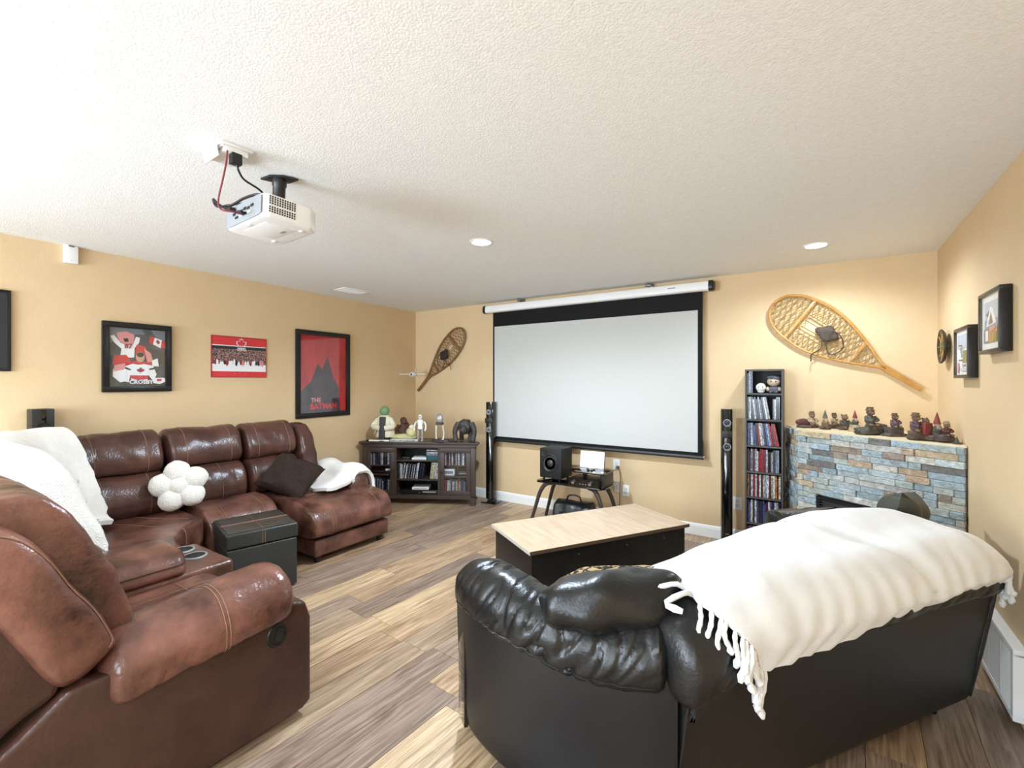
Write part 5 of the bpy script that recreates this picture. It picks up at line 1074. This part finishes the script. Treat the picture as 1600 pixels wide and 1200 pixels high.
def bear(t, x, y, z, s, fur='g_fur', coat='g_green', hat=None, seed=0):
    MB().blob((x, y, z+.036*s), (.03*s, .026*s, .038*s), 14, amp=.25, freq=40, seed=seed).build('body', coat, t)
    h = MB().blob((x, y-.004*s, z+.088*s), (.023*s, .022*s, .022*s), 14, amp=.15, freq=50, seed=seed).blob((x, y-.025*s, z+.083*s), (.011*s, .01*s, .009*s), 10)
    for k in (-1, 1): h.blob((x+k*.018*s, y+.004*s, z+.106*s), (.0075*s, .005*s, .0075*s), 8)
    h.build('head', fur, t)
    for k in (-1, 1):
        MB().tube(cat_open([(x+k*.026*s, y, z+.06*s), (x+k*.036*s, y-.018*s, z+.042*s), (x+k*.014*s, y-.034*s, z+.035*s)], 7), .0095*s, 8).build('arm', coat, t); MB().blob((x+k*.02*s, y-.032*s, z+.01*s), (.012*s, .022*s, .01*s), 10, amp=.2, freq=40).build('leg', fur, t)
    if hat: MB().lathe([(.026*s, .1*s), (.027*s, .104*s), (.019*s, .106*s), (.019*s, .122*s), (.001, .124*s)], (x, y, z), 14).build('hat', hat, t)
def gnome(t, x, y, z, s, coat, hat):
    MB().lathe([(.03*s, 0), (.033*s, .03*s), (.022*s, .065*s), (.012*s, .075*s)], (x, y, z), 14).build('body', coat, t); MB().blob((x, y-.004*s, z+.082*s), (.019*s, .018*s, .018*s), 12).build('head', 'g_face', t)
    MB().blob((x, y-.018*s, z+.062*s), (.018*s, .012*s, .024*s), 12, amp=.3, freq=60).build('beard', 'g_cream', t); MB().lathe([(.024*s, .088*s), (.02*s, .105*s), (.011*s, .14*s), (.002*s, .175*s)], (x, y, z), 12).build('hat', hat, t)
    for k in (-1, 1): MB().tube([(x+k*.022*s, y, z+.058*s), (x+k*.03*s, y-.014*s, z+.036*s), (x+k*.014*s, y-.026*s, z+.03*s)], .008*s, 7).build('arm', coat, t)
t = fig('bear_figurine', -.045, 4.435, 'bear figurine lounging against a maroon couch, far left on the mantel'); rock(t, .165, .08, .025); MB().blob((-.03, .01, .045), (.06, .028, .03), 14, amp=.3, freq=30).build('couch', 'g_maroon', t); bear(t, .03, 0, .018, .95, coat='g_cream', hat='g_fur')
t = fig('gnome_figurine', .068, 4.36, 'small gnome figurine with a grey pointed hat on the mantel'); rock(t, .075, .07, .03); gnome(t, 0, 0, .022, .75, 'g_fur', 'g_grey')
t = fig('bear_figurine', .130, 4.49, 'small pale capped bear figurine behind the grey hatted gnome'); rock(t, .1, .07, .035); bear(t, 0, 0, .028, .8, coat='g_cream', hat='g_grey')
t = fig('bear_figurine', .193, 4.40, 'dark green standing bear figurine between two gnomes on the mantel'); rock(t, .08, .07, .022); bear(t, 0, 0, .012, .98, coat='g_green', seed=3); MB().lathe([(.034, 0), (.03, .05)], (0, 0, .01), 12).build('coat_skirt', 'g_green', t)
t = fig('gnome_figurine', .252, 4.29, 'gnome figurine with a red pointed hat sitting on a brown stump'); MB().lathe([(.04, 0), (.042, .01), (.032, .045), (.03, .052)], n=14).build('stump', 'g_cream', t); gnome(t, 0, 0, .045, .66, 'g_green', 'g_red')
t = fig('bear_figurine', .335, 4.105, 'largest bear figurine seated on a wide rock in the middle of the mantel'); rock(t, .2, .1, .055, 'g_green'); rock(t, .13, .09, .05, 'g_rock', .03, 0, .03, 5); bear(t, -.01, 0, .062, 1.1, coat='g_grey', hat='g_fur', seed=6)
t = fig('bear_figurine', .459, 4.08, 'bear figurine in a purple dress sitting on a dark block'); rock(t, .155, .09, .022); MB().box((-.005, 0, .038), (.085, .07, .05), bev=.008).build('block', 'g_dark', t); bear(t, 0, 0, .06, .82, coat='g_purple', hat='g_fur', seed=8)
t = fig('bear_pair_figurine', .560, 3.90, 'pair of bears in purple sitting together on a stump, right side of the mantel'); rock(t, .115, .09, .06); bear(t, -.022, 0, .055, 1.0, coat='g_purple', hat='g_fur', seed=1); bear(t, .03, -.01, .05, .85, coat='g_maroon', seed=2)
t = fig('gnome_figurine', .628, 3.875, 'gnome figurine with a red pointed hat on a red block near the right wall'); rock(t, .09, .08, .04); MB().box((-.03, .015, .075), (.05, .03, .08), bev=.008).build('red_chair', 'g_red', t); gnome(t, .01, -.01, .036, .84, 'g_green', 'g_red')
t = fig('bear_figurine', .678, 3.835, 'capped bear figurine on a dark rock at the right end of the mantel'); rock(t, .1, .07, .05, 'g_dark'); bear(t, 0, 0, .04, .75, coat='g_maroon', hat='g_cream', seed=4)
t = fig('tree_figurine', .712, 3.765, 'tiny dark pointed tree figurine at the right tip of the mantel'); rock(t, .045, .04, .012, 'g_dark'); MB().lathe([(.012, .008), (.009, .025), (.001, .046)], n=10).build('tree', 'g_green', t)
